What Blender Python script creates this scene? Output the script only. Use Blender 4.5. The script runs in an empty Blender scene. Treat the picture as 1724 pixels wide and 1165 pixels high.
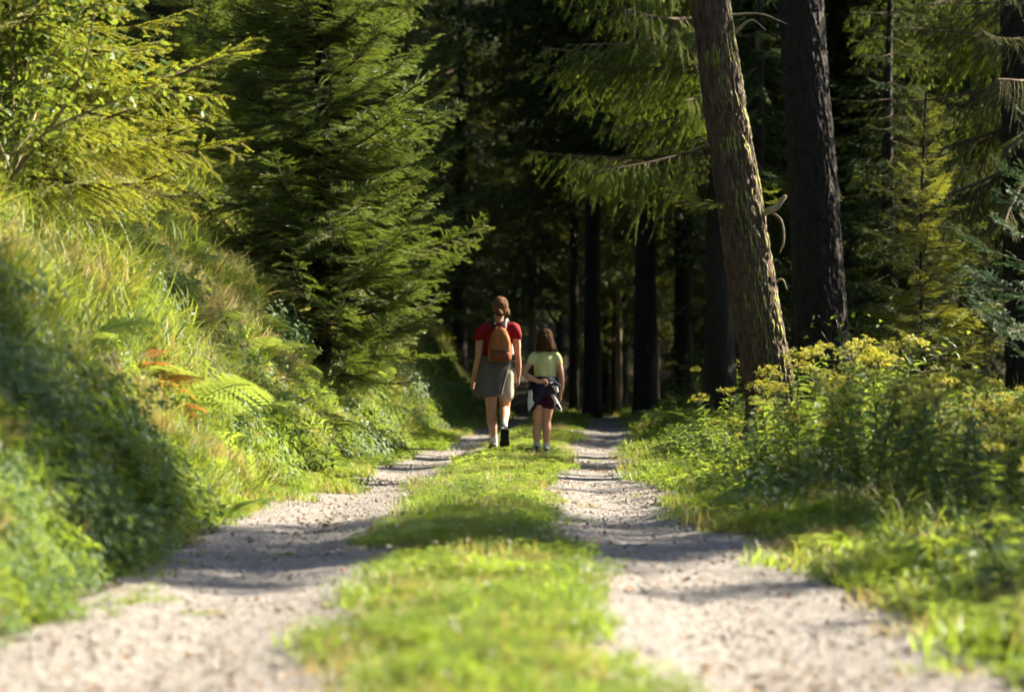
import bpy, math, random
import numpy as np
from mathutils import Vector, Matrix, Euler

# ------------------------------------------------------------------ camera, sky, sun, exposure
sc = bpy.context.scene
C = sc.collection
R = math.radians
CAMZ = 0.80
F = 4070.0                       # focal length in photograph pixels (85 mm lens)

cam_d = bpy.data.cameras.new('camera')
cam = bpy.data.objects.new('camera', cam_d); C.objects.link(cam)
cam.location = (0, 0, CAMZ)
cam.rotation_euler = (R(90.676), 0, 0)
cam_d.lens = 85; cam_d.sensor_width = 36
cam_d.clip_start = 0.1; cam_d.clip_end = 600
cam_d.dof.use_dof = True
cam_d.dof.focus_distance = 20.0
cam_d.dof.aperture_fstop = 2.4
sc.camera = cam

SUN_EL, SUN_AZ = 36.0, 66.0      # azimuth clockwise from +Y (the way the camera looks)
sv = Vector((math.cos(R(SUN_EL)) * math.sin(R(SUN_AZ)), math.cos(R(SUN_EL)) * math.cos(R(SUN_AZ)), math.sin(R(SUN_EL))))
w = bpy.data.worlds.new('World'); sc.world = w; w.use_nodes = True
nt = w.node_tree
sky = nt.nodes.new('ShaderNodeTexSky'); sky.sky_type = 'NISHITA'; sky.sun_disc = False
sky.sun_elevation = R(SUN_EL); sky.sun_rotation = R(SUN_AZ)
bg = nt.nodes['Background']; nt.links.new(sky.outputs[0], bg.inputs[0]); bg.inputs[1].default_value = 0.06
sun_d = bpy.data.lights.new('sun', 'SUN'); sun_d.energy = 5.0; sun_d.angle = R(0.55); sun_d.color = (1.0, 0.88, 0.68)
sun = bpy.data.objects.new('sun', sun_d); C.objects.link(sun)
sun.rotation_euler = sv.to_track_quat('Z', 'Y').to_euler(); sun.location = sv * 60
vs = sc.view_settings
vs.view_transform = 'Standard'; vs.look = 'None'; vs.gamma = 1; vs.exposure = 2.5; vs.use_curve_mapping = False
cy = sc.cycles
cy.max_bounces = 4; cy.diffuse_bounces = 2; cy.glossy_bounces = 1; cy.transmission_bounces = 3
cy.use_denoising = True; cy.use_adaptive_sampling = True; cy.adaptive_threshold = 0.045; cy.adaptive_min_samples = 12
cy.caustics_reflective = False; cy.caustics_refractive = False
cy.sample_clamp_indirect = 3.0

# ------------------------------------------------------------------ helpers
def nrm(a):
    return a / np.maximum(np.linalg.norm(a, axis=-1, keepdims=True), 1e-9)

class MB:
    """collects vertices and faces, then links them as one mesh object"""
    def __init__(s): s.V = []; s.F = []; s.M = []; s.A = []; s.n = 0
    def add(s, V, F, mat=0, var=0.5):
        V = np.asarray(V, float).reshape(-1, 3); F = np.asarray(F, int)
        if len(V) == 0 or len(F) == 0: return s
        s.V.append(V); s.F.append(F + s.n); s.M.append(np.full(len(F), mat))
        s.A.append(np.broadcast_to(np.asarray(var, float), (len(V),)).copy()); s.n += len(V)
        return s
    def mesh(s, name, mats, smooth=True):
        me = bpy.data.meshes.new(name)
        V = np.concatenate(s.V)
        loops = np.concatenate([f.ravel() for f in s.F])
        tot = np.concatenate([np.full(len(f), f.shape[1]) for f in s.F])
        start = np.concatenate([[0], np.cumsum(tot)[:-1]])
        me.vertices.add(len(V)); me.vertices.foreach_set('co', V.ravel())
        me.loops.add(len(loops)); me.loops.foreach_set('vertex_index', loops.astype(np.int32))
        me.polygons.add(len(tot)); me.polygons.foreach_set('loop_start', start.astype(np.int32))
        me.polygons.foreach_set('material_index', np.concatenate(s.M).astype(np.int32))
        me.polygons.foreach_set('use_smooth', np.full(len(tot), smooth))
        me.update(calc_edges=True); me.validate()
        at = me.attributes.new('var', 'FLOAT', 'POINT')
        at.data.foreach_set('value', np.concatenate(s.A).astype(np.float32))
        for m in (mats if isinstance(mats, (list, tuple)) else [mats]): me.materials.append(m)
        return me
    def build(s, name, mats, parent=None, smooth=True):
        return ob(name, s.mesh(name, mats, smooth), parent)

def ob(name, me, parent=None, loc=None, rot=None, scale=None):
    o = bpy.data.objects.new(name, me); C.objects.link(o)
    if parent is not None: o.parent = parent
    if loc is not None: o.location = loc
    if rot is not None: o.rotation_euler = rot
    if scale is not None: o.scale = scale if hasattr(scale, '__len__') else (scale,) * 3
    return o
def tag(o, label=None, cat=None, group=None, kind=None):
    if label: o['label'] = label
    if cat: o['category'] = cat
    if group: o['group'] = group
    if kind: o['kind'] = kind
    return o
def thing(name, loc, label, cat, group=None, rz=0, scale=1):
    o = ob(name, None, None, loc, (0, 0, rz), scale); o.empty_display_size = 0.1
    return tag(o, label, cat, group)

def catmull(P, n):
    P = np.asarray(P, float)
    if len(P) == 2: return P[0] + (P[1] - P[0]) * np.linspace(0, 1, n)[:, None]
    Q = np.vstack([2 * P[0] - P[1], P, 2 * P[-1] - P[-2]])
    t = np.linspace(0, len(P) - 1 - 1e-9, n); i = t.astype(int); u = (t - i)[:, None]
    a, b, c, d = Q[i], Q[i + 1], Q[i + 2], Q[i + 3]
    return 0.5 * (2 * b + (c - a) * u + (2 * a - 5 * b + 4 * c - d) * u ** 2 + (3 * b - a - 3 * c + d) * u ** 3)
def tube(P, rad, k=8, cap=False):
    """rings of k vertices along a polyline; with cap=True rounded closed ends"""
    P = np.asarray(P, float); rad = np.broadcast_to(np.asarray(rad, float), (len(P),)).copy()
    T = nrm(np.gradient(P, axis=0))
    if cap:
        a = np.array([math.pi / 2 * .93, math.pi / 3.2, math.pi / 7])
        P0 = P[0] - T[0] * (rad[0] * np.sin(a))[:, None]; P1 = P[-1] + T[-1] * (rad[-1] * np.sin(a[::-1]))[:, None]
        P = np.vstack([P0, P, P1]); T = np.vstack([np.repeat(T[:1], 3, 0), T, np.repeat(T[-1:], 3, 0)])
        rad = np.concatenate([rad[0] * np.cos(a), rad, rad[-1] * np.cos(a[::-1])])
    up = np.array([0, 0, 1.0]) if abs(T[0, 2]) < .9 else np.array([0, 1.0, 0])
    U = np.zeros_like(P); u = nrm(np.cross(up, T[0])); 
    for i in range(len(P)):
        u = nrm(u - T[i] * np.dot(u, T[i])); U[i] = u
    W = np.cross(T, U)
    th = np.linspace(0, 2 * math.pi, k, endpoint=False)
    V = P[:, None] + rad[:, None, None] * (np.cos(th)[None, :, None] * U[:, None] + np.sin(th)[None, :, None] * W[:, None])
    return V.reshape(-1, 3), ringfaces(len(P), k, cap)
def ringfaces(n, k, cap=False):
    i = np.arange(n - 1)[:, None] * k; j = np.arange(k)[None]; j2 = (j + 1) % k
    Fq = np.stack([i + j, i + j2, i + k + j2, i + k + j], -1).reshape(-1, 4)
    if cap:   # close the two tiny end rings
        extra = []
        for base, flip in ((0, True), ((n - 1) * k, False)):
            for a in range(1, k - 1, 2):
                q = [base, base + a, base + a + 1, base + min(a + 2, k - 1)]
                if len(set(q)) == 4: extra.append(q[::-1] if flip else q)
        if extra: Fq = np.vstack([Fq, np.array(extra)])
    return Fq

_H = np.random.RandomState(7).rand(256, 256)
def vnoise(x, y):
    xi = np.floor(x).astype(int); yi = np.floor(y).astype(int); fx = x - xi; fy = y - yi
    fx = fx * fx * (3 - 2 * fx); fy = fy * fy * (3 - 2 * fy)
    g = lambda a, b: _H[a & 255, b & 255]
    return (g(xi, yi) * (1 - fx) + g(xi + 1, yi) * fx) * (1 - fy) + (g(xi, yi + 1) * (1 - fx) + g(xi + 1, yi + 1) * fx) * fy
def fbm(x, y, o=4):
    s = 0; a = 1; t = 0
    for k in range(o):
        s = s + a * (vnoise(x * 2 ** k + 17.3 * k, y * 2 ** k + 5.1 * k) - .5); t += a; a *= .5
    return s / t * 2
def sstep(a, b, x):
    t = np.clip((x - a) / (b - a), 0, 1); return t * t * (3 - 2 * t)

_cy = np.linspace(-30, 160, 1901)
_cx = np.interp(_cy, [-30, 0, 6.1, 12, 17, 25, 36, 46, 54, 62, 75, 160], [.3, 0, -.09, -.2, -.2, .05, .62, 1.0, .95, .3, -2.5, -30])
_cx = np.convolve(np.pad(_cx, 30, mode='edge'), np.hanning(61) / np.hanning(61).sum(), 'valid')
def centre(y): return np.interp(y, _cy, _cx)
def road(u, x, y):
    z = 0.035 * np.exp(-(u / .36) ** 2) - 0.03 * np.exp(-((np.abs(u) - .85) / .28) ** 2)
    return z + .02 * fbm(x * 1.3, y * .35, 2)
def height(x, y):
    x = np.asarray(x, float); y = np.asarray(y, float)
    u = x - centre(y)
    z = road(np.clip(u, -1.6, 1.6), x, y)
    v = np.maximum(-u - 1.42, 0)
    steep = 1.22 * (1 + .12 * fbm(y * .25, y * 0, 2))
    hm = 4.6
    bank = hm * np.tanh(steep * v / hm) * sstep(0, .35, v) + .22 * np.maximum(v - 3.5, 0)
    z = z + bank + sstep(.2, .9, v) * (.30 * fbm(x * .9, y * .6, 3) + .16 * fbm(x * 2.7, y * 2.3, 2))
    v = np.maximum(u - 1.3, 0)
    z = z + .18 * (1 - np.exp(-v / 1.3)) * sstep(8, 16, y) + .05 * v * sstep(0, 20, y) * (v < 60) + sstep(.2, 2, v) * .14 * fbm(x * .7, y * .7, 3)
    z = z - .28 * sstep(.7, 1.9, v) * (1 - sstep(12.5, 17, y))
    z = z - np.minimum(.006 * np.maximum(y - 46, 0) ** 2, 1.6) * sstep(-4, -1.5, u)
    z = z + .32 * np.maximum(y - 78, 0)
    return z - .07 * np.exp(-((y - 25.5) / 6.0) ** 2) * (1 - sstep(2, 4, np.abs(u)))
def hz(x, y): return float(height(np.array([x]), np.array([y]))[0])
def at(px, py, d):
    return Vector(((px - 862) / F * d, d, CAMZ + (630 - py) / F * d))

def row(y, a, b): return 'front row' if y < a else 'middle row' if y < b else 'back row'
def where(px):
    for lim, nm in ((300, 'behind the yellow-green spruce'), (560, 'behind the left of the dense spruce'), (760, 'behind the right of the dense spruce'), (815, 'left of the woman'), (870, 'behind the woman'), (945, 'behind the girl'),
                    (1010, 'behind the close dark pair'), (1060, 'right of the close dark pair'), (1120, 'behind the broad black trunk'), (1190, 'just left of the leaning tree'), (1330, 'behind the leaning tree'), (1430, 'behind the thick dark trunk'), (1580, 'behind the lit upper right sprays')):
        if px < lim: return nm
    return 'behind the right edge trunk'
# ------------------------------------------------------------------ materials
def newmat(name):
    m = bpy.data.materials.new(name); m.use_nodes = True
    n = m.node_tree.nodes; L = m.node_tree.links
    return m, n, L, n['Principled BSDF'], n['Material Output']
def ramp(n, stops):
    r = n.new('ShaderNodeValToRGB'); e = r.color_ramp.elements
    while len(e) < len(stops): e.new(0.5)
    for el, (p, c) in zip(e, stops): el.position = p; el.color = (*c, 1)
    return r
def leafmat(name, cols, trans=(.30, .36, .05), tf=.45, rough=.5, rnd=.5, spec=.35):
    """leaf: colour varies per leaf (attribute) and per plant (object random), light passes through"""
    m, n, L, p, out = newmat(name)
    a = n.new('ShaderNodeAttribute'); a.attribute_name = 'var'
    oi = n.new('ShaderNodeObjectInfo')
    mx = n.new('ShaderNodeMix'); mx.data_type = 'FLOAT'; mx.inputs[0].default_value = rnd
    L.new(a.outputs['Fac'], mx.inputs[2]); L.new(oi.outputs['Random'], mx.inputs[3])
    k = len(cols)
    r = ramp(n, [(.12 + .76 * i / max(k - 1, 1), c) for i, c in enumerate(cols)])
    L.new(mx.outputs[0], r.inputs[0]); L.new(r.outputs[0], p.inputs['Base Color'])
    p.inputs['Roughness'].default_value = rough
    p.inputs['Specular IOR Level'].default_value = spec
    t = n.new('ShaderNodeBsdfTranslucent')
    tc = n.new('ShaderNodeMix'); tc.data_type = 'RGBA'; tc.inputs[0].default_value = .65
    tc.inputs[7].default_value = (*trans, 1); L.new(r.outputs[0], tc.inputs[6]); L.new(tc.outputs[2], t.inputs[0])
    ms = n.new('ShaderNodeMixShader'); ms.inputs[0].default_value = tf
    L.new(p.outputs[0], ms.inputs[1]); L.new(t.outputs[0], ms.inputs[2]); L.new(ms.outputs[0], out.inputs[0])
    return m
def noisemat(name, stops, scale=8, detail=6, rough=.85, bump=.3, bscale=None, stretch=(1, 1, 1), dist=.02, spec=.2):
    m, n, L, p, out = newmat(name)
    tc = n.new('ShaderNodeTexCoord'); mp = n.new('ShaderNodeMapping'); mp.inputs['Scale'].default_value = stretch
    L.new(tc.outputs['Object'], mp.inputs[0])
    t = n.new('ShaderNodeTexNoise'); t.inputs['Scale'].default_value = scale; t.inputs['Detail'].default_value = detail
    L.new(mp.outputs[0], t.inputs[0])
    r = ramp(n, stops); L.new(t.outputs[0], r.inputs[0]); L.new(r.outputs[0], p.inputs['Base Color'])
    p.inputs['Roughness'].default_value = rough; p.inputs['Specular IOR Level'].default_value = spec
    if bump:
        t2 = n.new('ShaderNodeTexNoise'); t2.inputs['Scale'].default_value = bscale or scale * 3; t2.inputs['Detail'].default_value = 8
        L.new(mp.outputs[0], t2.inputs[0])
        b = n.new('ShaderNodeBump'); b.inputs['Strength'].default_value = bump; b.inputs['Distance'].default_value = dist
        L.new(t2.outputs[0], b.inputs['Height']); L.new(b.outputs[0], p.inputs['Normal'])
    return m
def plain(name, col, rough=.7, spec=.3, var=.12, scale=60, bump=.15):
    c = np.array(col)
    return noisemat(name, [(.3, tuple(c * (1 - var))), (.7, tuple(np.minimum(c * (1 + var), 1)))], scale, 4, rough, bump, scale * 4, dist=.003, spec=spec)

M = {}
M['soil'] = noisemat('forest_soil', [(.3, (.018, .014, .008)), (.55, (.04, .032, .016)), (.75, (.03, .04, .012))], 3, 8, .95, .6)
M['track'] = noisemat('track_gravel', [(.30, (.11, .095, .085)), (.45, (.18, .165, .155)), (.58, (.245, .228, .216)), (.72, (.38, .355, .34))], 30, 12, .9, 1.0, 55, dist=.03)
M['stone'] = noisemat('stone', [(.3, (.20, .17, .15)), (.6, (.34, .30, .26)), (.8, (.45, .40, .35))], 9, 5, .85, .4, 40)
M['stone_dark'] = noisemat('stone_dark', [(.3, (.07, .06, .055)), (.7, (.17, .15, .13))], 9, 5, .85, .4, 40)
M['stone_tan'] = noisemat('stone_tan', [(.3, (.32, .18, .10)), (.7, (.45, .28, .17))], 9, 5, .85, .4, 40)
M['lawn'] = leafmat('lawn_grass', [(.045, .095, .013), (.085, .15, .017), (.11, .18, .022), (.15, .19, .035)], (.42, .55, .05), .47, .5, .35)
M['bankgrass'] = leafmat('bank_grass', [(.028, .07, .013), (.05, .105, .015), (.09, .135, .018), (.18, .18, .032)], (.38, .45, .045), .41, .5, .42)
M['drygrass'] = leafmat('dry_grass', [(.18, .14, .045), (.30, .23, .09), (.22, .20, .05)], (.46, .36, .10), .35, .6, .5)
M['herb'] = leafmat('herb_leaf', [(.03, .07, .018), (.045, .095, .024), (.07, .12, .02)], (.28, .36, .035), .42, .55, .5, .3)
M['fern'] = leafmat('fern_leaf', [(.035, .085, .018), (.06, .12, .022), (.09, .14, .03)], (.36, .44, .06), .45, .5, .6)
M['bracken'] = leafmat('dead_bracken', [(.26, .10, .025), (.36, .16, .04), (.30, .19, .06)], (.50, .24, .05), .4, .6, .5)
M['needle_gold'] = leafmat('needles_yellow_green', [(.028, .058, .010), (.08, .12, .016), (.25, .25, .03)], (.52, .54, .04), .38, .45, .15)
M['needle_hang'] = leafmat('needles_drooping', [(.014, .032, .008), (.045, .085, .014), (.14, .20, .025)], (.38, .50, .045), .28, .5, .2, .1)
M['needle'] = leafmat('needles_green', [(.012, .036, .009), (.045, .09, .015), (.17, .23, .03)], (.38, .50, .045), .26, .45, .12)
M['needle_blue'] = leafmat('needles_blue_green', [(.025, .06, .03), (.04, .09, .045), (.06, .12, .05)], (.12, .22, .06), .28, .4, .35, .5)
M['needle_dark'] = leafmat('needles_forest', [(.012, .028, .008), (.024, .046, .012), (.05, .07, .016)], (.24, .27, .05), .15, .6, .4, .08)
M['beech'] = leafmat('broad_leaf', [(.04, .08, .015), (.06, .11, .02), (.10, .14, .025)], (.32, .40, .04), .35, .45, .4, .3)
M['wood'] = noisemat('twig_wood', [(.3, (.05, .035, .022)), (.7, (.11, .08, .05))], 20, 4, .9, .3)
M['palewood'] = noisemat('dead_twig', [(.3, (.14, .11, .08)), (.7, (.26, .21, .15))], 20, 4, .9, .3)
M['stemgreen'] = leafmat('green_stem', [(.05, .07, .02), (.08, .08, .025)], (.1, .1, .02), .1, .6, .5)
M['stemdark'] = leafmat('dark_stem', [(.04, .03, .018), (.06, .05, .02)], (.1, .1, .02), .05, .6, .5)
M['yellow'] = leafmat('yellow_florets', [(.12, .16, .03), (.34, .32, .03), (.52, .46, .05)], (.55, .52, .05), .3, .6, .4)
M['white'] = leafmat('clover_white', [(.5, .5, .42), (.6, .58, .5)], (.5, .5, .4), .3, .6, .5)
M['litter'] = leafmat('leaf_litter', [(.07, .04, .018), (.14, .08, .035), (.22, .15, .07)], (.2, .12, .04), .2, .8, .5)

def barkmat(name, lo, hi, moss=None, moss_dir=(1, 0, 0)):
    m, n, L, p, out = newmat(name)
    tc = n.new('ShaderNodeTexCoord'); mp = n.new('ShaderNodeMapping'); mp.inputs['Scale'].default_value = (10, 10, 3.2)
    L.new(tc.outputs['Object'], mp.inputs[0])
    t = n.new('ShaderNodeTexNoise'); t.inputs['Scale'].default_value = 2.2; t.inputs['Detail'].default_value = 9; t.inputs['Roughness'].default_value = .65
    L.new(mp.outputs[0], t.inputs[0])
    r = ramp(n, [(.3, lo), (.55, tuple((np.array(lo) + np.array(hi)) / 2)), (.72, hi)]); L.new(t.outputs[0], r.inputs[0])
    col = r.outputs[0]
    v = n.new('ShaderNodeTexVoronoi'); v.feature = 'DISTANCE_TO_EDGE'; v.inputs['Scale'].default_value = 3.4
    L.new(mp.outputs[0], v.inputs['Vector'])
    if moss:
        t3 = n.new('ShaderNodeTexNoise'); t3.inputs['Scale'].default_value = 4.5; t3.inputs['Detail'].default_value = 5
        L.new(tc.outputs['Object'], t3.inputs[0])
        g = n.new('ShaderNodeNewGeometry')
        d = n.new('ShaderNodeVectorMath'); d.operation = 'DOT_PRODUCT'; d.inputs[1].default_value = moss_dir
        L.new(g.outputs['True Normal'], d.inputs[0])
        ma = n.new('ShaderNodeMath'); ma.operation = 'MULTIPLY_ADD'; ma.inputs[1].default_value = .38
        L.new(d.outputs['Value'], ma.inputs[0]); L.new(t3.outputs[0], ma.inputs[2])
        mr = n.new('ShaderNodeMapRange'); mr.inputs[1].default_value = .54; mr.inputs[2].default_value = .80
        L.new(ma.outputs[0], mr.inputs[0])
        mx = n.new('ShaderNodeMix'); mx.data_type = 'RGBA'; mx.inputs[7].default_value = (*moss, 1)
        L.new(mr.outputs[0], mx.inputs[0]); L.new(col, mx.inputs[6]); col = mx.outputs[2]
    L.new(col, p.inputs['Base Color']); p.inputs['Roughness'].default_value = .8
    p.inputs['Specular IOR Level'].default_value = .3
    ad = n.new('ShaderNodeMath'); ad.operation = 'MULTIPLY_ADD'; ad.inputs[1].default_value = .7
    L.new(v.outputs['Distance'], ad.inputs[0]); L.new(t.outputs[0], ad.inputs[2])
    b = n.new('ShaderNodeBump'); b.inputs['Strength'].default_value = .8; b.inputs['Distance'].default_value = .03
    L.new(ad.outputs[0], b.inputs['Height']); L.new(b.outputs[0], p.inputs['Normal'])
    return m
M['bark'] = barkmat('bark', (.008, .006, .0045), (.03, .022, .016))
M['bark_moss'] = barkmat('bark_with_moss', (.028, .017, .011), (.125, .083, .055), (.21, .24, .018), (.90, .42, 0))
M['bark_sunlit'] = barkmat('bark_sunlit', (.08, .06, .04), (.22, .17, .11), (.14, .15, .03), (.8, .5, 0))  # pale copy of the bark puts sunlight into the far sunlit trunks

# ------------------------------------------------------------------ ground and track
def axis(segs):
    out = []
    for a, b, s in segs: out.append(np.arange(a, b, s))
    return np.concatenate(out + [[segs[-1][1]]])
def grid_mesh(X, Y, Z):
    ny, nx = X.shape
    V = np.stack([X, Y, Z], -1).reshape(-1, 3)
    i = np.arange(ny - 1)[:, None] * nx + np.arange(nx - 1)[None]
    return V, np.stack([i, i + 1, i + nx + 1, i + nx], -1).reshape(-1, 4)
gx = axis([(-90, -20, 3), (-20, -8, .8), (-8, 6, .14), (6, 20, .8), (20, 110, 3)])
gy = axis([(-30, 2, 1.5), (2, 50, .2), (50, 90, .8), (90, 170, 4)])
X, Y = np.meshgrid(gx, gy)
Z = height(X, Y)
U = np.abs(X - centre(Y)); Z = Z - .03 * (U < 1.22)
g = MB().add(*grid_mesh(X, Y, Z)).build('ground', M['soil'])
tag(g, 'dark forest soil under the grass and trees', 'ground', kind='structure')

ty = np.concatenate([np.arange(-12, 30, .06), np.arange(30, 70, .2)])
tu = np.linspace(-1.6, 1.6, 81)
Uu, Yy = np.meshgrid(tu, ty)
wob = 1 + .05 * fbm(Yy * .9, Uu * 0 + 3, 3)
Xx = centre(Yy) + Uu * wob
Zz = height(Xx, Yy) + .008 * fbm(Xx * 9, Yy * 9, 3) * (np.abs(Uu) > .4) + .004
Zz -= .10 * sstep(1.38, 1.6, np.abs(Uu) + .12 * fbm(Xx * 3, Yy * 3, 2))
tr = MB().add(*grid_mesh(Xx, Yy, Zz)).build('path', M['track'])
tag(tr, 'pale gravel forest track with two worn wheel ruts', 'path', kind='structure')

# ------------------------------------------------------------------ scattering of stuff (uncountable cover)
def scatter(name, P, rot, scl, idx, protos, label, cat):
    me = bpy.data.meshes.new(name); n = len(P)
    me.vertices.add(n); me.vertices.foreach_set('co', np.asarray(P, np.float32).ravel())
    for nm, ty_, dat in (('rot', 'FLOAT_VECTOR', rot), ('scl', 'FLOAT_VECTOR', scl)):
        a = me.attributes.new(nm, ty_, 'POINT'); a.data.foreach_set('vector', np.asarray(dat, np.float32).ravel())
    a = me.attributes.new('idx', 'INT', 'POINT'); a.data.foreach_set('value', np.asarray(idx, np.int32))
    o = ob(name, me)
    col = bpy.data.collections.new(name + '_kinds')
    for p in protos: col.objects.link(p)
    ng = bpy.data.node_groups.new(name + '_nodes', 'GeometryNodeTree')
    ng.interface.new_socket('Geometry', in_out='INPUT', socket_type='NodeSocketGeometry')
    ng.interface.new_socket('Geometry', in_out='OUTPUT', socket_type='NodeSocketGeometry')
    N = ng.nodes; Lk = ng.links
    gi = N.new('NodeGroupInput'); go = N.new('NodeGroupOutput'); ip = N.new('GeometryNodeInstanceOnPoints')
    ci = N.new('GeometryNodeCollectionInfo'); ci.inputs['Collection'].default_value = col
    ci.inputs['Separate Children'].default_value = True; ci.inputs['Reset Children'].default_value = True
    def na(nm, t):
        q = N.new('GeometryNodeInputNamedAttribute'); q.data_type = t; q.inputs['Name'].default_value = nm; return q.outputs['Attribute']
    e2r = N.new('FunctionNodeEulerToRotation')
    Lk.new(gi.outputs[0], ip.inputs['Points']); Lk.new(ci.outputs[0], ip.inputs['Instance'])
    ip.inputs['Pick Instance'].default_value = True
    Lk.new(na('idx', 'INT'), ip.inputs['Instance Index'])
    Lk.new(na('rot', 'FLOAT_VECTOR'), e2r.inputs[0]); Lk.new(e2r.outputs[0], ip.inputs['Rotation'])
    Lk.new(na('scl', 'FLOAT_VECTOR'), ip.inputs['Scale']); Lk.new(ip.outputs[0], go.inputs[0])
    md = o.modifiers.new('scatter', 'NODES'); md.node_group = ng
    return tag(o, label, cat, kind='stuff')
def proto(name, me): return bpy.data.objects.new(name, me)       # never linked to the scene by itself

def blades(rng, n, r, hmin, hmax, wid, bend, segs=2, upright=.35):
    mb = MB()
    a = rng.rand(n) * 2 * math.pi; rr = r * np.sqrt(rng.rand(n))
    B = np.stack([rr * np.cos(a), rr * np.sin(a), np.full(n, -.01)], -1)
    h = hmin + (hmax - hmin) * rng.rand(n) ** 1.3
    az = rng.rand(n) * 2 * math.pi; d = np.stack([np.cos(az), np.sin(az), 0 * az], -1)
    side = np.stack([-np.sin(az), np.cos(az), 0 * az], -1)
    tw = rng.uniform(-.9, .9, n)[:, None]; side = nrm(side + d * tw)
    lean = (upright * rng.rand(n))[:, None]; bd = (bend * (0.3 + rng.rand(n)))[:, None]
    ws = wid * (.6 + .8 * rng.rand(n))[:, None]
    rows = []
    for k in range(segs + 1):
        t = k / segs
        c = B + h[:, None] * (np.array([0, 0, 1.0]) * (t - .38 * bd * t * t * t) + d * (lean * t + bd * t * t))
        wk = ws * (1 - t) ** .7 * .5
        rows.append((c - side * wk, c + side * wk) if k < segs else (c,))
    V = []; cnt = 2 * segs + 1
    Vv = np.zeros((n, cnt, 3))
    for k in range(segs): Vv[:, 2 * k] = rows[k][0]; Vv[:, 2 * k + 1] = rows[k][1]
    Vv[:, -1] = rows[segs][0]
    base = np.arange(n)[:, None] * cnt
    var = np.repeat(rng.rand(n), cnt)
    mb.V.append(Vv.reshape(-1, 3)); mb.A.append(var)
    for k in range(segs - 1):
        f = base + np.array([[2 * k, 2 * k + 1, 2 * k + 3, 2 * k + 2]]); mb.F.append(f); mb.M.append(np.zeros(n))
    mb.F.append(base + np.array([[2 * segs - 2, 2 * segs - 1, 2 * segs]])); mb.M.append(np.zeros(n))
    mb.n = n * cnt
    return mb
def leafshape(L, W, fold=.15, droop=.25, k=4):
    """a pointed leaf along +X"""
    t = np.linspace(0, 1, k + 1); wd = W * .5 * np.sin(np.pi * np.clip(t, 0, 1) ** .75) ; wd[0] = W * .04; wd[-1] = 0
    z = -droop * L * t * t
    mid = np.stack([L * t, 0 * t, z], -1); lf = np.stack([L * t, wd, z + fold * wd], -1); rt = np.stack([L * t, -wd, z + fold * wd], -1)
    V = np.vstack([mid, lf, rt]); n = k + 1; i = np.arange(k)
    Fq = np.vstack([np.stack([i, i + 1, n + i + 1, n + i], -1), np.stack([i, 2 * n + i, 2 * n + i + 1, i + 1], -1)])
    return V, Fq
def xf(V, rot=(0, 0, 0), loc=(0, 0, 0), s=1.0):
    Mx = np.array(Euler(rot).to_matrix())
    return (np.asarray(V) * s) @ Mx.T + np.asarray(loc)

rng = np.random.RandomState(11)
lawn_p = [proto('lawn_tuft', blades(rng, 200, .17, .025, .07, .0056, .5, 2).mesh('lawn_tuft', M['lawn'])) for _ in range(4)]
# clover-like flat leaves mixed in
for _ in range(2):
    mb = blades(rng, 100, .17, .03, .07, .005, .5, 2)
    for k in range(80):
        a = rng.rand() * 6.28; r0 = .17 * rng.rand() ** .5; h = rng.uniform(.02, .055)
        for j in range(3):
            V, Fq = leafshape(.016, .015, .2, .1, 2); mb.add(xf(V, (0, -.15, a + j * 2.09), (r0 * math.cos(a * 3), r0 * math.sin(a * 3), h)), Fq, 0, rng.rand())
    lawn_p.append(proto('clover_tuft', mb.mesh('clover_tuft', M['lawn'])))
lawn_p.append(proto('dry_lawn_tuft', blades(rng, 120, .17, .03, .10, .005, .6, 2).mesh('dry_lawn_tuft', M['drygrass'])))
tall_p = [proto('long_tuft', blades(rng, 300, .32, .09, .29, .0078, .8, 4, .5).mesh('long_tuft', M['bankgrass'])) for _ in range(4)]
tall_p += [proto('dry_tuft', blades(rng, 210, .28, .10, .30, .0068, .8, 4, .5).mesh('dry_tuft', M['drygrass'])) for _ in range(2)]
def herb_mesh(rng, n, r, hmin, hmax, L, W):
    mb = MB()
    for k in range(n):
        a = rng.rand() * 6.28; rr = r * rng.rand() ** .5; h = rng.uniform(hmin, hmax); v = rng.rand()
        V, Fq = leafshape(L * rng.uniform(.6, 1.2), W * rng.uniform(.7, 1.2), .2, .35, 3)
        mb.add(xf(V, (rng.normal() * .3, -rng.uniform(-.1, .6), rng.rand() * 6.28), (rr * math.cos(a), rr * math.sin(a), h)), Fq, 0, v)
    return mb
herb_p = [proto('herb_cover', herb_mesh(rng, 260, .32, .02, .22, .055, .03).mesh('herb_cover', M['herb'])) for _ in range(3)]
moss_p = [proto('moss_cushion', blades(rng, 300, .26, .01, .05, .011, .5, 2, .8).mesh('moss_cushion', M['lawn'])) for _ in range(2)]
litter_p = []
for _ in range(3):
    mb = MB()
    for k in range(18):
        V, Fq = leafshape(rng.uniform(.02, .05), rng.uniform(.01, .025), .3, rng.uniform(-.3, .5), 2)
        mb.add(xf(V, tuple(rng.normal(0, .3, 3) + np.array([0, 0, rng.rand() * 6.28])), (rng.uniform(-.3, .3), rng.uniform(-.3, .3), .012)), Fq, 0, rng.rand())
    litter_p.append(proto('litter_patch', mb.mesh('litter_patch', M['litter'])))

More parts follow.
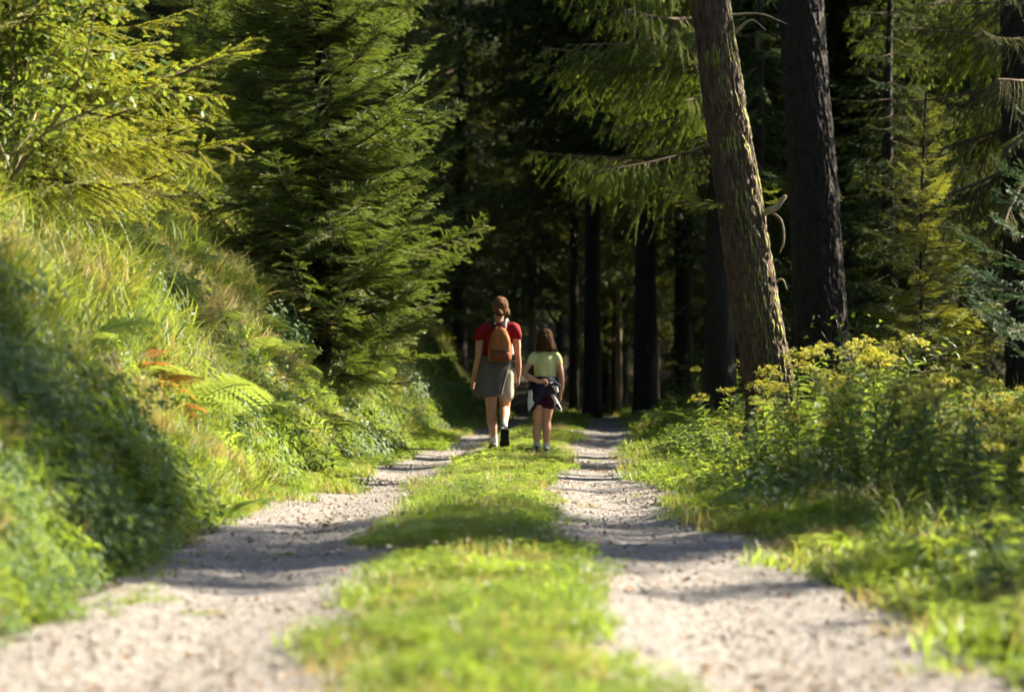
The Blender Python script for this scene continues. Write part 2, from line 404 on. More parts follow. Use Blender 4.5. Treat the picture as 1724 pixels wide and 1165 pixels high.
def ground_points(rng, n, y0, y1, u0, u1, dens=None, ypow=1.0):
    y = y0 + (y1 - y0) * rng.rand(n) ** ypow; u = u0 + (u1 - u0) * rng.rand(n); x = centre(y) + u
    keep = np.abs(x) < .235 * y + 1.0
    if dens is not None: keep &= rng.rand(n) < dens(u, x, y)
    return x[keep], y[keep], u[keep]
def place(rng, x, y, tilt=.15, smin=.7, smax=1.3, follow=.6, dz=0):
    z = height(x, y); e = .12
    gxn = (height(x + e, y) - height(x - e, y)) / (2 * e); gyn = (height(x, y + e) - height(x, y - e)) / (2 * e)
    n = len(x); rx = follow * np.arctan(gyn) + tilt * rng.normal(size=n); ry = -follow * np.arctan(gxn) + tilt * rng.normal(size=n)
    # rotate about the upright first, then tilt with the slope
    a = rng.rand(n) * 6.283
    out = np.zeros((n, 3))
    for i in range(n):
        m_ = Euler((rx[i], ry[i], 0)).to_matrix() @ Matrix.Rotation(a[i], 3, 'Z'); out[i] = m_.to_euler()
    s = smin + (smax - smin) * rng.rand(n)
    return np.stack([x, y, z + dz], -1), out, np.repeat(s[:, None], 3, 1)

def edge(u): return .48
strip_d = lambda u, x, y: np.clip(1.25 - sstep(.24, .46, np.abs(u) + .17 * fbm(x * 2.6, y * 1.5, 3)) * 1.3, 0, 1) * (.86 + .35 * fbm(x * 1.5, y * 1.2, 2))
x1, y1, u1 = ground_points(rng, 3400, 4.9, 52, -.75, .75, strip_d, 1.5)
P, Ro, S = place(rng, x1, y1, .12, .6, 1.3)
S *= (1.0 + .25 * sstep(12, 40, y1))[:, None]
scatter('lawn_grass', P, Ro, S, rng.choice(7, len(x1), p=[.19, .18, .17, .15, .15, .14, .02]), lawn_p, 'bright green grass strip growing between the two wheel ruts', 'grass')
# verges
def rut_edge(y, side):
    return np.interp(y, [6, 9, 12, 17, 25], [1.38, 1.30, 1.17, 1.05, 1.06]) if side < 0 else np.interp(y, [6, 9, 13], [1.36, 1.24, 1.13])
def verge(side):
    d = lambda u, x, y: sstep(0, .2, np.abs(u) - rut_edge(y, side) - .1 + .34 * fbm(x * 2.6, y * 1.4 + 9, 3))
    lo, hi = (-2.1, -1.0) if side < 0 else (1.0, 3.2)
    return ground_points(rng, 2600 if side < 0 else 4200, 4.9, 56, lo, hi, d, 1.4)
for side, lab in ((-1, 'short green grass edging the track below the left bank'), (1, 'short green grass edging the right side of the track')):
    x1, y1, u1 = verge(side); P, Ro, S = place(rng, x1, y1, .15, .8, 1.7)
    S *= (1 + .3 * sstep(15, 45, y1))[:, None]
    scatter('verge_grass', P, Ro, S, rng.choice(6, len(x1), p=[.2, .2, .2, .2, .1, .1]), lawn_p, lab, 'grass')
# weeds creeping over the ruts
x1, y1, u1 = ground_points(rng, 1500, 4.9, 46, -1.3, 1.3, lambda u, x, y: sstep(.0, .5, fbm(x * 1.7, y * .8 + 31, 3)) * (.15 + .85 * sstep(.2, .38, np.abs(np.abs(u) - .82))))
P, Ro, S = place(rng, x1, y1, .12, .25, .6)
scatter('rut_weeds', P, Ro, S, rng.choice(6, len(x1)), lawn_p, 'sparse low weeds creeping onto the gravel ruts', 'weeds')
# left bank cover, with two straw-coloured, dry stripes putting sunlight into the colour
def sun_straw_at(x, y):
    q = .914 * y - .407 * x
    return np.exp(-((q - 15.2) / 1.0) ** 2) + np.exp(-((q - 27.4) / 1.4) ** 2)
def bank_d(u, x, y): return (.55 + .5 * fbm(x * 1.2, y * .8 + 3, 2)) * (.45 + .55 * sstep(9, 13, y))
x1, y1, u1 = ground_points(rng, 3800, 4.9, 48, -6.2, -1.55, bank_d, 1.25)
P, Ro, S = place(rng, x1, y1, .22, .6, 1.35, .55)
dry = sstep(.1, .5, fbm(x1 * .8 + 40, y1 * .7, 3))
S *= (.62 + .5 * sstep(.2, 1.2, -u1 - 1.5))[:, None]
sun_straw = sun_straw_at(x1, y1)
S *= (1 + .25 * sun_straw)[:, None]
idx = np.where(rng.rand(len(x1)) < .03 + .12 * dry + .75 * sun_straw, 4 + rng.randint(0, 2, len(x1)), rng.randint(0, 4, len(x1)))
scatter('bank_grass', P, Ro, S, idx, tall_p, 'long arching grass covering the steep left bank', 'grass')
x1, y1, u1 = ground_points(rng, 4000, 4.9, 48, -6.0, -1.55, lambda u, x, y: (.3 + .9 * fbm(x * .9 + 8, y * .6, 3)) * (1 - .85 * np.clip(sun_straw_at(x, y), 0, 1)), 1.3)
P, Ro, S = place(rng, x1, y1, .2, .6, 1.15, .8)
scatter('bank_herbs', P, Ro, S, rng.randint(0, 3, len(x1)), herb_p, 'low leafy herbs growing through the left bank grass', 'herbs')
x1, y1, u1 = ground_points(rng, 1500, 8, 48, -6.0, -1.7, None, 1.2)
P, Ro, S = place(rng, x1, y1, .2, .8, 1.8, 1.0)
scatter('bank_moss', P, Ro, S, rng.randint(0, 2, len(x1)), moss_p, 'moss cushions on the soil of the left bank', 'moss')
x1, y1, u1 = ground_points(rng, 1300, 4.9, 13, -3.0, -1.50, None)
P, Ro, S = place(rng, x1, y1, .2, .3, .6, .8)
scatter('near_bank_herbs', P, Ro, S, rng.randint(0, 3, len(x1)), herb_p, 'leafy ground herbs of the blurred near left bank', 'herbs')
# right side cover
x1, y1, u1 = ground_points(rng, 2600, 5.2, 60, 1.95, 7.5, lambda u, x, y: .6 + .6 * fbm(x * .9, y * .7 + 6, 2), 1.3)
P, Ro, S = place(rng, x1, y1, .22, .45, 1.1, .6)
idx = np.where(rng.rand(len(x1)) < .14, 4 + rng.randint(0, 2, len(x1)), rng.randint(0, 4, len(x1)))
scatter('meadow_grass', P, Ro, S, idx, tall_p, 'long grass growing among the plants right of the track', 'grass')
x1, y1, u1 = ground_points(rng, 3200, 5.2, 60, 1.6, 8, lambda u, x, y: (.5 + .7 * fbm(x * .9 + 3, y * .7, 2)) * (.35 + .65 * sstep(12, 17, y)), 1.3)
P, Ro, S = place(rng, x1, y1, .2, .5, 1.1, .8)
scatter('meadow_herbs', P, Ro, S, rng.randint(0, 3, len(x1)), herb_p, 'low leafy herbs carpeting the right verge', 'herbs')
x1, y1, u1 = ground_points(rng, 420, 5, 40, -.45, .45, lambda u, x, y: sstep(-.1, .4, fbm(x * 2 + 60, y * 1.1, 2)))
P, Ro, S = place(rng, x1, y1, .15, .2, .4, .9)
scatter('strip_herbs', P, Ro, S, rng.randint(0, 3, len(x1)), herb_p, 'low broad-leaved weeds in the middle grass strip', 'herbs')
# leaf litter in the wood and on the track
x1, y1, u1 = ground_points(rng, 3500, 5, 75, -1.3, 14, lambda u, x, y: np.where(np.abs(u) < 1.3, .45, .9))
P, Ro, S = place(rng, x1, y1, .02, .7, 1.3, 1.0, .006)
scatter('leaf_litter', P, Ro, S, rng.randint(0, 3, len(x1)), litter_p, 'brown fallen leaves and bits of bark on the ground', 'litter')
# gravel
def rock_mesh(rng, name, mats, sub=1, flat=.65):
    bm = __import__('bmesh').new(); __import__('bmesh').ops.create_icosphere(bm, subdivisions=sub, radius=1)
    V = np.array([v.co[:] for v in bm.verts]); Fq = np.array([[v.index for v in f.verts] for f in bm.faces]); bm.free()
    for _ in range(7):
        d = nrm(rng.normal(size=3)); h = rng.uniform(.45, .85); q = V @ d; V = V - np.maximum(q - h, 0)[:, None] * d
    V *= np.array([1, rng.uniform(.6, .95), flat * rng.uniform(.7, 1.1)])
    return MB().add(V, Fq).mesh(name, mats, False)
peb = [proto('pebble', rock_mesh(rng, 'pebble', m_, 1)) for m_ in (M['stone'], M['stone'], M['stone_dark'], M['stone_tan'], M['stone'])]
x1, y1, u1 = ground_points(rng, 80000, 4.9, 42, -1.4, 1.35, lambda u, x, y: np.where(np.abs(u) < .35, .1, .85) * (.7 + .6 * fbm(x * 2, y * .7, 2)), 1.5)
P, Ro, S = place(rng, x1, y1, 1.0, .003, .0085, 1, .005)
S *= (rng.rand(len(x1)) ** 7 * 2.2 + .65)[:, None]
scatter('gravel', P, Ro, S, rng.choice(5, len(x1), p=[.37, .28, .09, .04, .22]), peb, 'loose grey and tan gravel lying in the wheel ruts', 'gravel')

# ------------------------------------------------------------------ conifers
def twig_needles(rng, A, B, sp, nl, wd, phis, var):
    A = np.asarray(A); B = np.asarray(B); Ln = np.linalg.norm(B - A, axis=1); d = nrm(B - A)
    c = np.maximum((Ln / sp).astype(int), 2); I = np.repeat(np.arange(len(A)), c)
    j = np.concatenate([np.arange(q) for q in c]); t = (j + rng.rand(len(j))) / c[I]
    p = A[I] + (B - A)[I] * t[:, None]; d = d[I]
    u = np.cross(d, [0, 0, 1.0]); bad = np.linalg.norm(u, axis=1) < .05; u[bad] = [1, 0, 0]; u = nrm(u); v = np.cross(u, d)
    Vs = []; va = []
    for ph in phis:
        a = ph + rng.normal(0, .35, len(p))
        o = np.cos(a)[:, None] * u + np.sin(a)[:, None] * v
        nd = nrm(d * .75 + o); l = nl * (.7 + .6 * rng.rand(len(p)))[:, None] * (1 - .35 * t[:, None])
        Vs.append(np.stack([p - d * wd * .5, p + d * wd * .5, p + nd * l], 1)); va.append(np.repeat((.55 * var[I] + .35 * t + .1 * rng.rand(len(p)))[:, None], 3, 1))
    V = np.concatenate(Vs).reshape(-1, 3); a = np.concatenate(va).ravel()
    return V, np.arange(len(V)).reshape(-1, 3), a
def make_branch(rng, L=1.5, sag=.18, upturn=.10, hang=.25, n1=17, s2=.05, sp=.009, nl=.019, wd=.0048, phis=(0, math.pi, 1.57), l1=.40, fan=.9, bare=.12, axis_needles=True, l2=.085):
    """one spruce branch along +X: axis, side shoots, twigs, needles"""
    hang *= rng.uniform(.55, 1.5); sag *= rng.uniform(.4, 1.6); n1 += rng.randint(-3, 3)
    t = np.linspace(0, 1, 14); ph = rng.rand() * 6
    ax = np.stack([L * t, .05 * L * np.sin(2.5 * t + ph) * t, L * (-sag * np.sin(t * 2.2) + upturn * t ** 3)], -1)
    mb = MB(); V, Fq = tube(ax, .012 * L * (1 - .85 * t) + .0015, 5); mb.add(V, Fq, 0)
    A, B, va = [], [], []
    def seg(P, v):
        A.extend(P[:-1]); B.extend(P[1:]); va.extend([v] * (len(P) - 1))
    for k in range(n1):
        tt = bare + (1 - bare - .03) * (k + rng.uniform(-.3, .3)) / (n1 - 1); tt = min(max(tt, .02), .99)
        p0 = np.array([np.interp(tt, t, ax[:, i]) for i in range(3)]); e = .02
        dx = nrm(np.array([np.interp(min(tt + e, 1), t, ax[:, i]) - np.interp(tt - e, t, ax[:, i]) for i in range(3)]))
        for sd in (-1, 1):
            if rng.rand() < .1: continue
            ll = L * l1 * ((1 - tt) ** .75 * .85 + .12) * min(1, .45 + 2.2 * (tt - bare + .1)) * rng.uniform(.65, 1.15)
            lat = nrm(np.cross([0, 0, 1.0], dx)) * sd
            dr = nrm(dx * rng.uniform(.55, .95) + lat * fan + np.array([0, 0, rng.uniform(-.3, .3)]))
            s = np.linspace(0, 1, 6)[:, None]
            P = p0 + dr * ll * s + np.array([0, 0, -1.0]) * hang * ll * s ** 1.6 + dx * ll * .15 * s * s
            V, Fq = tube(P, .004 * (1 - .7 * s[:, 0]) * max(L, .7), 3); mb.add(V, Fq, 0)
            v = rng.rand(); seg(P, v)
            n2 = max(int(ll / s2), 1)
            for q in range(n2):
                u = .12 + .83 * (q + rng.rand()) / n2; i = min(int(u * 5), 4); f = u * 5 - i
                b0 = P[i] * (1 - f) + P[i + 1] * f; dd = nrm(P[i + 1] - P[i])
                for s3 in (-1, 1):
                    if rng.rand() < .12: continue
                    l2_ = l2 * (1.25 - u) * rng.uniform(.5, 1.3) * min(1.3, ll / .25 + .35)
                    la = nrm(np.cross([0, 0, 1.0], dd)) * s3
                    d2 = nrm(dd * .8 + la * .75 + np.array([0, 0, rng.uniform(-.25, .18) - hang * .5]))
                    A.append(b0); B.append(b0 + d2 * l2_); va.append(min(1, v * .7 + .3 * rng.rand()))
    if axis_needles: seg(ax[5:], .5)
    V, Fq, a = twig_needles(rng, np.array(A), np.array(B), sp, nl, wd, phis, np.array(va))
    mb.add(V, Fq, 1, a)
    return mb
rng = np.random.RandomState(21)
BR = {}
def branch_set(key, n, needle, **kw):
    BR[key] = [make_branch(rng, **kw).mesh('branch_' + key, [M['wood'], M[needle]], False) for _ in range(n)]
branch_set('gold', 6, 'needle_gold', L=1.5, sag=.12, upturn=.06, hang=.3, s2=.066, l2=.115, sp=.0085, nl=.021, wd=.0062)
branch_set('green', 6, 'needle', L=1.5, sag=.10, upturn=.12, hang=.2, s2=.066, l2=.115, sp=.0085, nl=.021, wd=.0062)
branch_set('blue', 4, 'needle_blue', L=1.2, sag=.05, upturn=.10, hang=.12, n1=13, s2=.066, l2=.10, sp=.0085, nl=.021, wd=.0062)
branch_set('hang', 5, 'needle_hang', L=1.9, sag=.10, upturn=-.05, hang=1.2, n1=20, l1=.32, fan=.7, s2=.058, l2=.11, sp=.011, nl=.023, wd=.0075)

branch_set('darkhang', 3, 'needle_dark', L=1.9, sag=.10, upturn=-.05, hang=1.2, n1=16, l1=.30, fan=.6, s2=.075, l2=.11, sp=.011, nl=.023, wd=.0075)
def trunk_mesh(rng, H, r0, r1=.03, bend=.1, k=14, n=40, mat='bark', lump=.06, pts=None, rads=None, flare=.3):
    if pts is None:
        z = np.linspace(-.3, H, n); t = np.clip(z / H, 0, 1); a = rng.rand() * 6
        P = np.stack([bend * np.sin(t * 3 + a) * t, bend * np.cos(t * 2.4 + a) * t, z], -1)
        rd = r0 + (r1 - r0) * t ** .9 + flare * r0 * np.exp(-np.maximum(z, 0) / (1.2 * r0 + .05))
    else: P, rd = pts, rads
    V, Fq = tube(P, rd, k)
    V = V.reshape(len(P), k, 3); th = np.linspace(0, 2 * math.pi, k, endpoint=False)
    nz = fbm(np.cos(th)[None] * 2.2 + 9 + np.sin(th)[None] * 3.1, P[:, 2][:, None] * 1.1 + np.sin(th)[None] * 1.7, 3)
    V = P[:, None] + (V - P[:, None]) * (1 + lump * nz)[..., None]
    return MB().add(V.reshape(-1, 3), Fq).mesh('trunk', M[mat])

def conifer(name, x, y, label, cat='tree', group=None, H=7, r0=.09, Lb=1.7, z0=.25, zmax=None, key='green', dz=.26, per=5, mat='bark', seed=1, z=None, skip=None, base_pitch=.0, lowshort=.75, rz=0):
    """a conifer whose every branch is a part of its own"""
    rg = np.random.RandomState(seed)
    z = hz(x, y) if z is None else z
    t = thing(name, (x, y, z), label, cat, group, rz)
    ob('trunk', trunk_mesh(rg, H, r0, .012, .06, 10, 26, mat), t)
    zz = z0; zmax = zmax or H * .97
    while zz < zmax:
        f = zz / H
        for k in range(per):
            yaw = 2 * math.pi * (k + rg.uniform(-.3, .3)) / per + zz * 2.7
            if skip and skip(yaw % (2 * math.pi), zz): continue
            l = Lb * (1 - f) ** .8 * rg.uniform(.55, 1.14) * min(1, lowshort + zz * .25) + .12
            me = BR[key][rg.randint(len(BR[key]))]
            nomL = {'gold': 1.5, 'green': 1.5, 'blue': 1.2, 'hang': 1.9}[key]
            s = l / nomL
            pitch = base_pitch + .55 * f + rg.normal(0, .15)
            o = ob('branch', me, t, (0, 0, zz + rg.uniform(-.08, .08)), (rg.normal(0, .3), -pitch, yaw), s)
        zz += dz * rg.uniform(.8, 1.2)
    return t

# --- spruces on the left bank
toward = lambda yaw, z: abs(yaw - 4.71) < .09
def atground(px, d): return ((px - 862) / F * d, d)
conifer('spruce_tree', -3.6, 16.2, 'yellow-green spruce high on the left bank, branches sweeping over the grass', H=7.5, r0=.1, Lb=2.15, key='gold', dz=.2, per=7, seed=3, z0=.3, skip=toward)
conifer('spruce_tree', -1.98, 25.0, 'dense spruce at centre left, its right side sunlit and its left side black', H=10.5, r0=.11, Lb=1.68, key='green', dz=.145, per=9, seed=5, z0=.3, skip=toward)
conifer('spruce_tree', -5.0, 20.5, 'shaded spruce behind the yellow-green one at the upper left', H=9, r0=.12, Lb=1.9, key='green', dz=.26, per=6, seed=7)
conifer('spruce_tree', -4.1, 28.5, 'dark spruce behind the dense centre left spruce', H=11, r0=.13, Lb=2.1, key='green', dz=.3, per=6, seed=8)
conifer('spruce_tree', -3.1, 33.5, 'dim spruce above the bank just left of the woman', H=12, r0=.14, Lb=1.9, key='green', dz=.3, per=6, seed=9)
conifer('spruce_tree', -2.6, 42.0, 'far dim spruce above the bend of the left bank', H=14, r0=.16, Lb=2.6, key='green', dz=.36, per=6, seed=10)
conifer('young_spruce', -3.6, 12.4, 'small spruce at the left picture edge above the long grass', H=2.2, r0=.03, Lb=.7, key='gold', dz=.2, per=5, seed=12)

# --- the leaning mossy tree and its dark neighbours
def big_trunk(name, d, pts_px, label, mat, seed, Htop, ztop_dx=0, k=110, lump=.05, group=None, ridge=.012):
    """trunk through given picture points (px centre, py, px width) at distance d"""
    rg = np.random.RandomState(seed)
    P = []; r = []
    for cx_, py, wpx in pts_px:
        v = at(cx_, py, d); P.append((v.x, 0, v.z)); r.append(wpx / F * d / 2)
    x0 = P[0][0]; zg = hz(x0, d)
    sl = (P[-1][0] - P[-2][0]) / (P[-1][2] - P[-2][2])
    zt = P[-1][2]
    for q in (.3, .6, 1.0):
        zz = zt + (Htop - zt) * q; P.append((P[len(pts_px) - 1][0] + sl * (zz - zt) * .6, 0, zz)); r.append(r[len(pts_px) - 1] * (1 - .8 * q) + .01)
    P.insert(0, (x0 + .02, 0, zg - .35)); r.insert(0, r[0] * 1.55)
    P.insert(1, (x0 + .005, 0, zg + .12)); r.insert(1, r[1] * 1.22)
    P = np.array(P); r = np.array(r); o = np.array([x0, 0, zg])
    zs = np.concatenate([np.linspace(P[0, 2], zt + .6, 420), np.linspace(zt + .7, Htop, 60)])
    xs = np.interp(zs, P[:, 2], P[:, 0]); rs = np.interp(zs, P[:, 2], r)
    ker = np.hanning(31); ker /= ker.sum()
    xs = np.convolve(np.pad(xs, 15, mode='edge'), ker, 'valid'); rs = np.convolve(np.pad(rs, 15, mode='edge'), ker, 'valid')
    th = np.linspace(0, 2 * math.pi, k, endpoint=False)
    TH, ZS = np.meshgrid(th, zs)
    wv = TH + .05 * np.sin(ZS * 3.1) + .12 * fbm(ZS * 1.7, TH * 0 + seed, 3)
    # vertical bark ridges broken into plates
    n1 = np.abs(fbm(wv * 9.5 + 50, ZS * 4.2 + seed, 3)); n2 = fbm(wv * 22 + 20, ZS * 22.0, 3); n3 = fbm(wv * 3, ZS * .8 + 5, 2)
    wrap = lambda a, b: a
    rr = rs[:, None] * (1 + lump * n3) - ridge * 2.4 * np.clip(.28 - n1, 0, .28) / .28 + ridge * .9 * n2
    but = 1 + .24 * np.exp(-np.maximum(ZS - zg, 0) / .28) * np.sin(TH * 5 + seed)
    rr = rr * but
    V = np.stack([xs[:, None] + rr * np.cos(TH), rr * np.sin(TH), ZS], -1) - o
    t = thing(name, (x0, d, zg), label, 'tree', group)
    ob('trunk', MB().add(V.reshape(-1, 3), ringfaces(len(zs), k)).mesh('trunk', M[mat]), t)
    return t, xs, rs, zs, zg, x0
def trunk_branch(t, key, loc, yaw, pitch, s, roll=0, i=0):
    return ob('branch', BR[key][i % len(BR[key])], t, loc, (roll, -pitch, yaw), s)
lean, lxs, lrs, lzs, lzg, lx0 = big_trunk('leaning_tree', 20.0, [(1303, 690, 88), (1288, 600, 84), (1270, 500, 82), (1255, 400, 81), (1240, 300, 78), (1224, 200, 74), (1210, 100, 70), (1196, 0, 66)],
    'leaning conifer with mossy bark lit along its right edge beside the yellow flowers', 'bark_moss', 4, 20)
def lean_at(py): 
    z = at(0, py, 20).z; return np.interp(z, lzs, lxs) - lx0, z - lzg, np.interp(z, lzs, lrs)
x_, z_, r_ = lean_at(352)
trunk_branch(lean, 'gold', (x_ - r_ * .7, -.05, z_), R(186), .42, .42, .1, 1)
trunk_branch(lean, 'gold', (x_ - r_ * .5, -.1, z_ + .05), R(205), .1, .40, .2, 2)
trunk_branch(lean, 'gold', (x_ + r_ * .8, 0, z_ + .05), R(-8), .30, .16, 0, 0)
trunk_branch(lean, 'gold', (x_ + r_ * .8, .02, z_ + .16), R(5), .15, .12, 0, 3)
# broken stub with a dangling dead twig
mb = MB(); V, Fq = tube(np.array([[x_ + r_ * .6, -.05, z_ - .06], [x_ + r_ + .09, -.06, z_ + .01], [x_ + r_ + .16, -.05, z_ + .10]]), [.035, .028, .018], 7, True); mb.add(V, Fq)
V, Fq = tube(catmull([[x_ + r_ + .04, -.06, z_ - .02], [x_ + r_ + .13, -.08, z_ - .10], [x_ + r_ + .15, -.08, z_ - .26], [x_ + r_ + .12, -.07, z_ - .36]], 14), np.linspace(.014, .007, 14), 6); mb.add(V, Fq)
mb.build('broken_stub', M['palewood'], lean)
for py, sx, ln, up in ((25, 1, .45, -.02), (60, 1, .25, .1), (250, -1, .15, .05), (480, 1, .08, .02)):
    a_, b_, c_ = lean_at(py); V, Fq = tube(catmull([[a_ + sx * c_ * .8, 0, b_], [a_ + sx * (c_ + ln * .5), -.03, b_ + up + .03], [a_ + sx * (c_ + ln), -.05, b_ + up - .06]], 8), np.linspace(.014, .004, 8), 5); MB().add(V, Fq).build('dead_twig', M['palewood'], lean)

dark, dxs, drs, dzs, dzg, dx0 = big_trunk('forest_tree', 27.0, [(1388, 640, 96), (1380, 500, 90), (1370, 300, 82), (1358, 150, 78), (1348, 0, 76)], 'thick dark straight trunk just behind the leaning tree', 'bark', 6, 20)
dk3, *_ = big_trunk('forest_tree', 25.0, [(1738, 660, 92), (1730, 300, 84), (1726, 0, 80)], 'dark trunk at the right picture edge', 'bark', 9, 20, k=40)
def upper_crown(t, xoff, z0, z1, Lb, key, seed, per=5, dz=.75):
    rg = np.random.RandomState(seed); z = z0
    while z < z1:
        f = (z - z0) / (z1 - z0)
        for k in range(per):
            l = Lb * (1 - f) ** .7 + .4
            ob('branch', BR[key][rg.randint(len(BR[key]))], t, (xoff(z), 0, z), (rg.normal(0, .2), -(.3 * f - .12 + rg.normal(0, .1)), k * 6.283 / per + rg.uniform(-.4, .4) + z), l / (1.9 if 'hang' in key else 1.5))
        z += dz * rg.uniform(.8, 1.2)
upper_crown(lean, lambda z: np.interp(z + lzg, lzs, lxs) - lx0, 12.5, 19.5, 2.6, 'green', 31)
upper_crown(dark, lambda z: np.interp(z + dzg, dzs, dxs) - dx0, 12.5, 20, 2.8, 'hang', 32, 6)
upper_crown(dk3, lambda z: 0, 2.7, 5.4, 1.7, 'darkhang', 34, 6, .4); upper_crown(dk3, lambda z: 0, 13, 19.5, 2.4, 'hang', 35, 5, .7)
# drooping sunlit sprays of the tree right of the people
rg = np.random.RandomState(44)
hangt = thing('forest_tree', (2.85, 33.0, hz(2.85, 33)), 'conifer with long drooping sunlit sprays above the girl', 'tree')
ob('trunk', trunk_mesh(rg, 18, .22, .03, .1, 16, 40), hangt)
for k in range(34):
    z = 3.3 + rg.rand() * 4.2; yaw = R(180) + rg.normal(0, .55)
    ob('branch', BR['hang'][k % 5], hangt, (0, 0, z), (rg.normal(0, .15), -rg.uniform(-.25, .25), yaw), rg.uniform(.4, 1.4))
for k in range(40):
    ob('branch', BR['hang'][k % 5], hangt, (0, 0, 7 + k * .26), (rg.normal(0, .15), .1, k * 2.4), 1.4 * (1 - k / 52))
hang2 = thing('forest_tree', (7.5, 34.0, hz(7.5, 34)), 'conifer with drooping yellow-green sprays at the upper right', 'tree')
ob('trunk', trunk_mesh(rg, 18, .2, .03, .1, 16, 40), hang2)
for k in range(26):
    z = 2.9 + rg.rand() * 3.6; yaw = rg.uniform(R(125), R(250))
    ob('branch', BR['hang'][k % 5], hang2, (0, 0, z), (rg.normal(0, .15), -rg.uniform(-.3, .2), yaw), rg.uniform(.6, 1.45))
for k in range(40):
    ob('branch', BR['hang'][k % 5], hang2, (0, 0, 10.5 + k * .22), (rg.normal(0, .15), .1, k * 2.4), 1.6 * (1 - k / 60))
conifer('young_spruce', 4.05, 23.8, 'young spruce with lit feathery sprays right of the dark trunks', H=3.3, r0=.02, Lb=.95, key='gold', dz=.17, per=7, seed=51, z0=.6, base_pitch=.12, skip=toward)
conifer('young_fir', 4.35, 19.2, 'blue-green young fir at the right edge above the flowers', H=3.1, r0=.05, Lb=1.15, key='blue', dz=.26, per=5, seed=52, z0=.4, base_pitch=.1)

# --- forest behind: tall spruces with merged crowns, four kinds copied
def tall_kind(seed, H, Lb, zc, needle):
    rg = np.random.RandomState(seed)
    lo = [make_branch(rg, L=1.0, sag=.12, upturn=0, hang=rg.choice([.4, .8]), n1=9, s2=.085, sp=.034, nl=.05, wd=.02, phis=(0, math.pi), l1=.42, l2=.13, axis_needles=True) for _ in range(4)]
    cr = MB(); z = zc
    while z < H * .98:
        f = (z - zc) / (H - zc)
        for k in range(5):
            b = lo[rg.randint(4)]; l = (Lb * (1 - f) ** .75 + .25) * rg.uniform(.7, 1.15) * (.55 + .45 * min(1, f * 5))
            yaw = k * 1.257 + rg.uniform(-.4, .4) + z * 3.3
            rot = (rg.normal(0, .2), -(.35 * f - .2 + rg.normal(0, .1)), yaw)
            off = 0
            for V, Fq, mi, a in zip(b.V, b.F, b.M, b.A):
                if mi[0] == 0 and len(V) < 30: off += len(V); continue
                cr.add(xf(V, rot, (0, 0, z), l), Fq - off, int(mi[0]), a); off += len(V)
        z += .5 * rg.uniform(.8, 1.2)
    tw = MB(); z = 1.2
    while z < zc + 1.5:                                   # bare dead lower branches
        yaw = rg.rand() * 6.283; l = rg.uniform(.4, 1.3)
        d = np.array([math.cos(yaw), math.sin(yaw), 0]); P = catmull([d * .1 + [0, 0, z], d * l * .5 + [0, 0, z + .02], d * l + [0, 0, z - .18 * l]], 6)
        V, Fq = tube(P, np.linspace(.014, .004, 6), 4); tw.add(V, Fq)
        z += rg.uniform(.1, .4)
    return (trunk_mesh(rg, H, .23, .03, .15, 14, 30, 'bark'), cr.mesh('crown', [M['wood'], M[needle]], False), tw.mesh('dead_branches', M['wood']))
kinds = [tall_kind(61, 21, 2.6, 3.2, 'needle_dark'), tall_kind(62, 23, 2.9, 4.6, 'needle_dark'), tall_kind(63, 19, 2.4, 2.2, 'needle_dark'), tall_kind(64, 17, 2.3, .7, 'needle_dark'), tall_kind(65, 15.5, 2.3, 9.8, 'needle_dark')]  # last kind has only a high crown, shaped to shade bank but not track
def tall_tree(x, y, k, label, group, s=1.0, trunk_w=None, rz=0, mat=None):
    t = thing('spruce_tree', (x, y, hz(x, y) - .05), label, 'tree', group, rz, s)
    tr_ = ob('trunk', kinds[k][0], t); ob('crown', kinds[k][1], t); ob('dead_branches', kinds[k][2], t)
    if trunk_w: q = trunk_w / (.46 * s); tr_.scale = (q, q, 1)
    if mat:
        me = kinds[k][0].copy(); me.materials[0] = M[mat]; tr_.data = me
    return t
rg = np.random.RandomState(71)
placed = []
def put(px, wpx, d, k, label, group=None, mat=None):
    x, y = atground(px, d); placed.append((x, y))
    tall_tree(x, y, k, label, group, rg.uniform(.92, 1.08), wpx / F * d, rg.rand() * 6.28, mat)
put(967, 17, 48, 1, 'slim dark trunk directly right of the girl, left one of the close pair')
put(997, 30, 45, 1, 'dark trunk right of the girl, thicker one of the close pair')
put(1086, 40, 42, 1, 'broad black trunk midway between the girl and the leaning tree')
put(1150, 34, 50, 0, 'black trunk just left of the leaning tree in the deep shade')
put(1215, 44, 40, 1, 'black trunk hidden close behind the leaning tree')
put(897, 15, 62, 1, 'pale sunlit trunk between the woman and the girl', mat='bark_sunlit')
put(1042, 13, 60, 1, 'thin pale trunk with sunlit patches right of the black pair', mat='bark_sunlit')
put(1106, 9, 56, 0, 'very thin pale trunk beside the broad black trunk', mat='bark_sunlit')
put(842, 16, 70, 0, 'pale trunk rising straight behind the head of the woman', mat='bark_sunlit')
put(775, 24, 52, 2, 'dim bushy spruce left of the woman at the back of the track')
put(735, 24, 58, 3, 'low branched spruce closing the gap above the left bank')
for i in range(90):                                        # the rest of the wood behind
    for _ in range(40):
        y = rg.uniform(46, 112); x = rg.uniform(-.235, .25) * y + rg.uniform(-2, 2)
        if abs(x - centre(y)) < 2.0 and y < 62: continue
        if all((x - a) ** 2 + (y - b) ** 2 > 5.5 for a, b in placed): break
    placed.append((x, y))
    k = rg.choice(4, p=[.25, .2, .25, .3])
    tall_tree(x, y, k, 'shaded background spruce ' + where(x / y * F + 862) + ', ' + row(y, 66, 88), 'spruces of the dark background wood', rg.uniform(.8, 1.15), None, rg.rand() * 6.28)
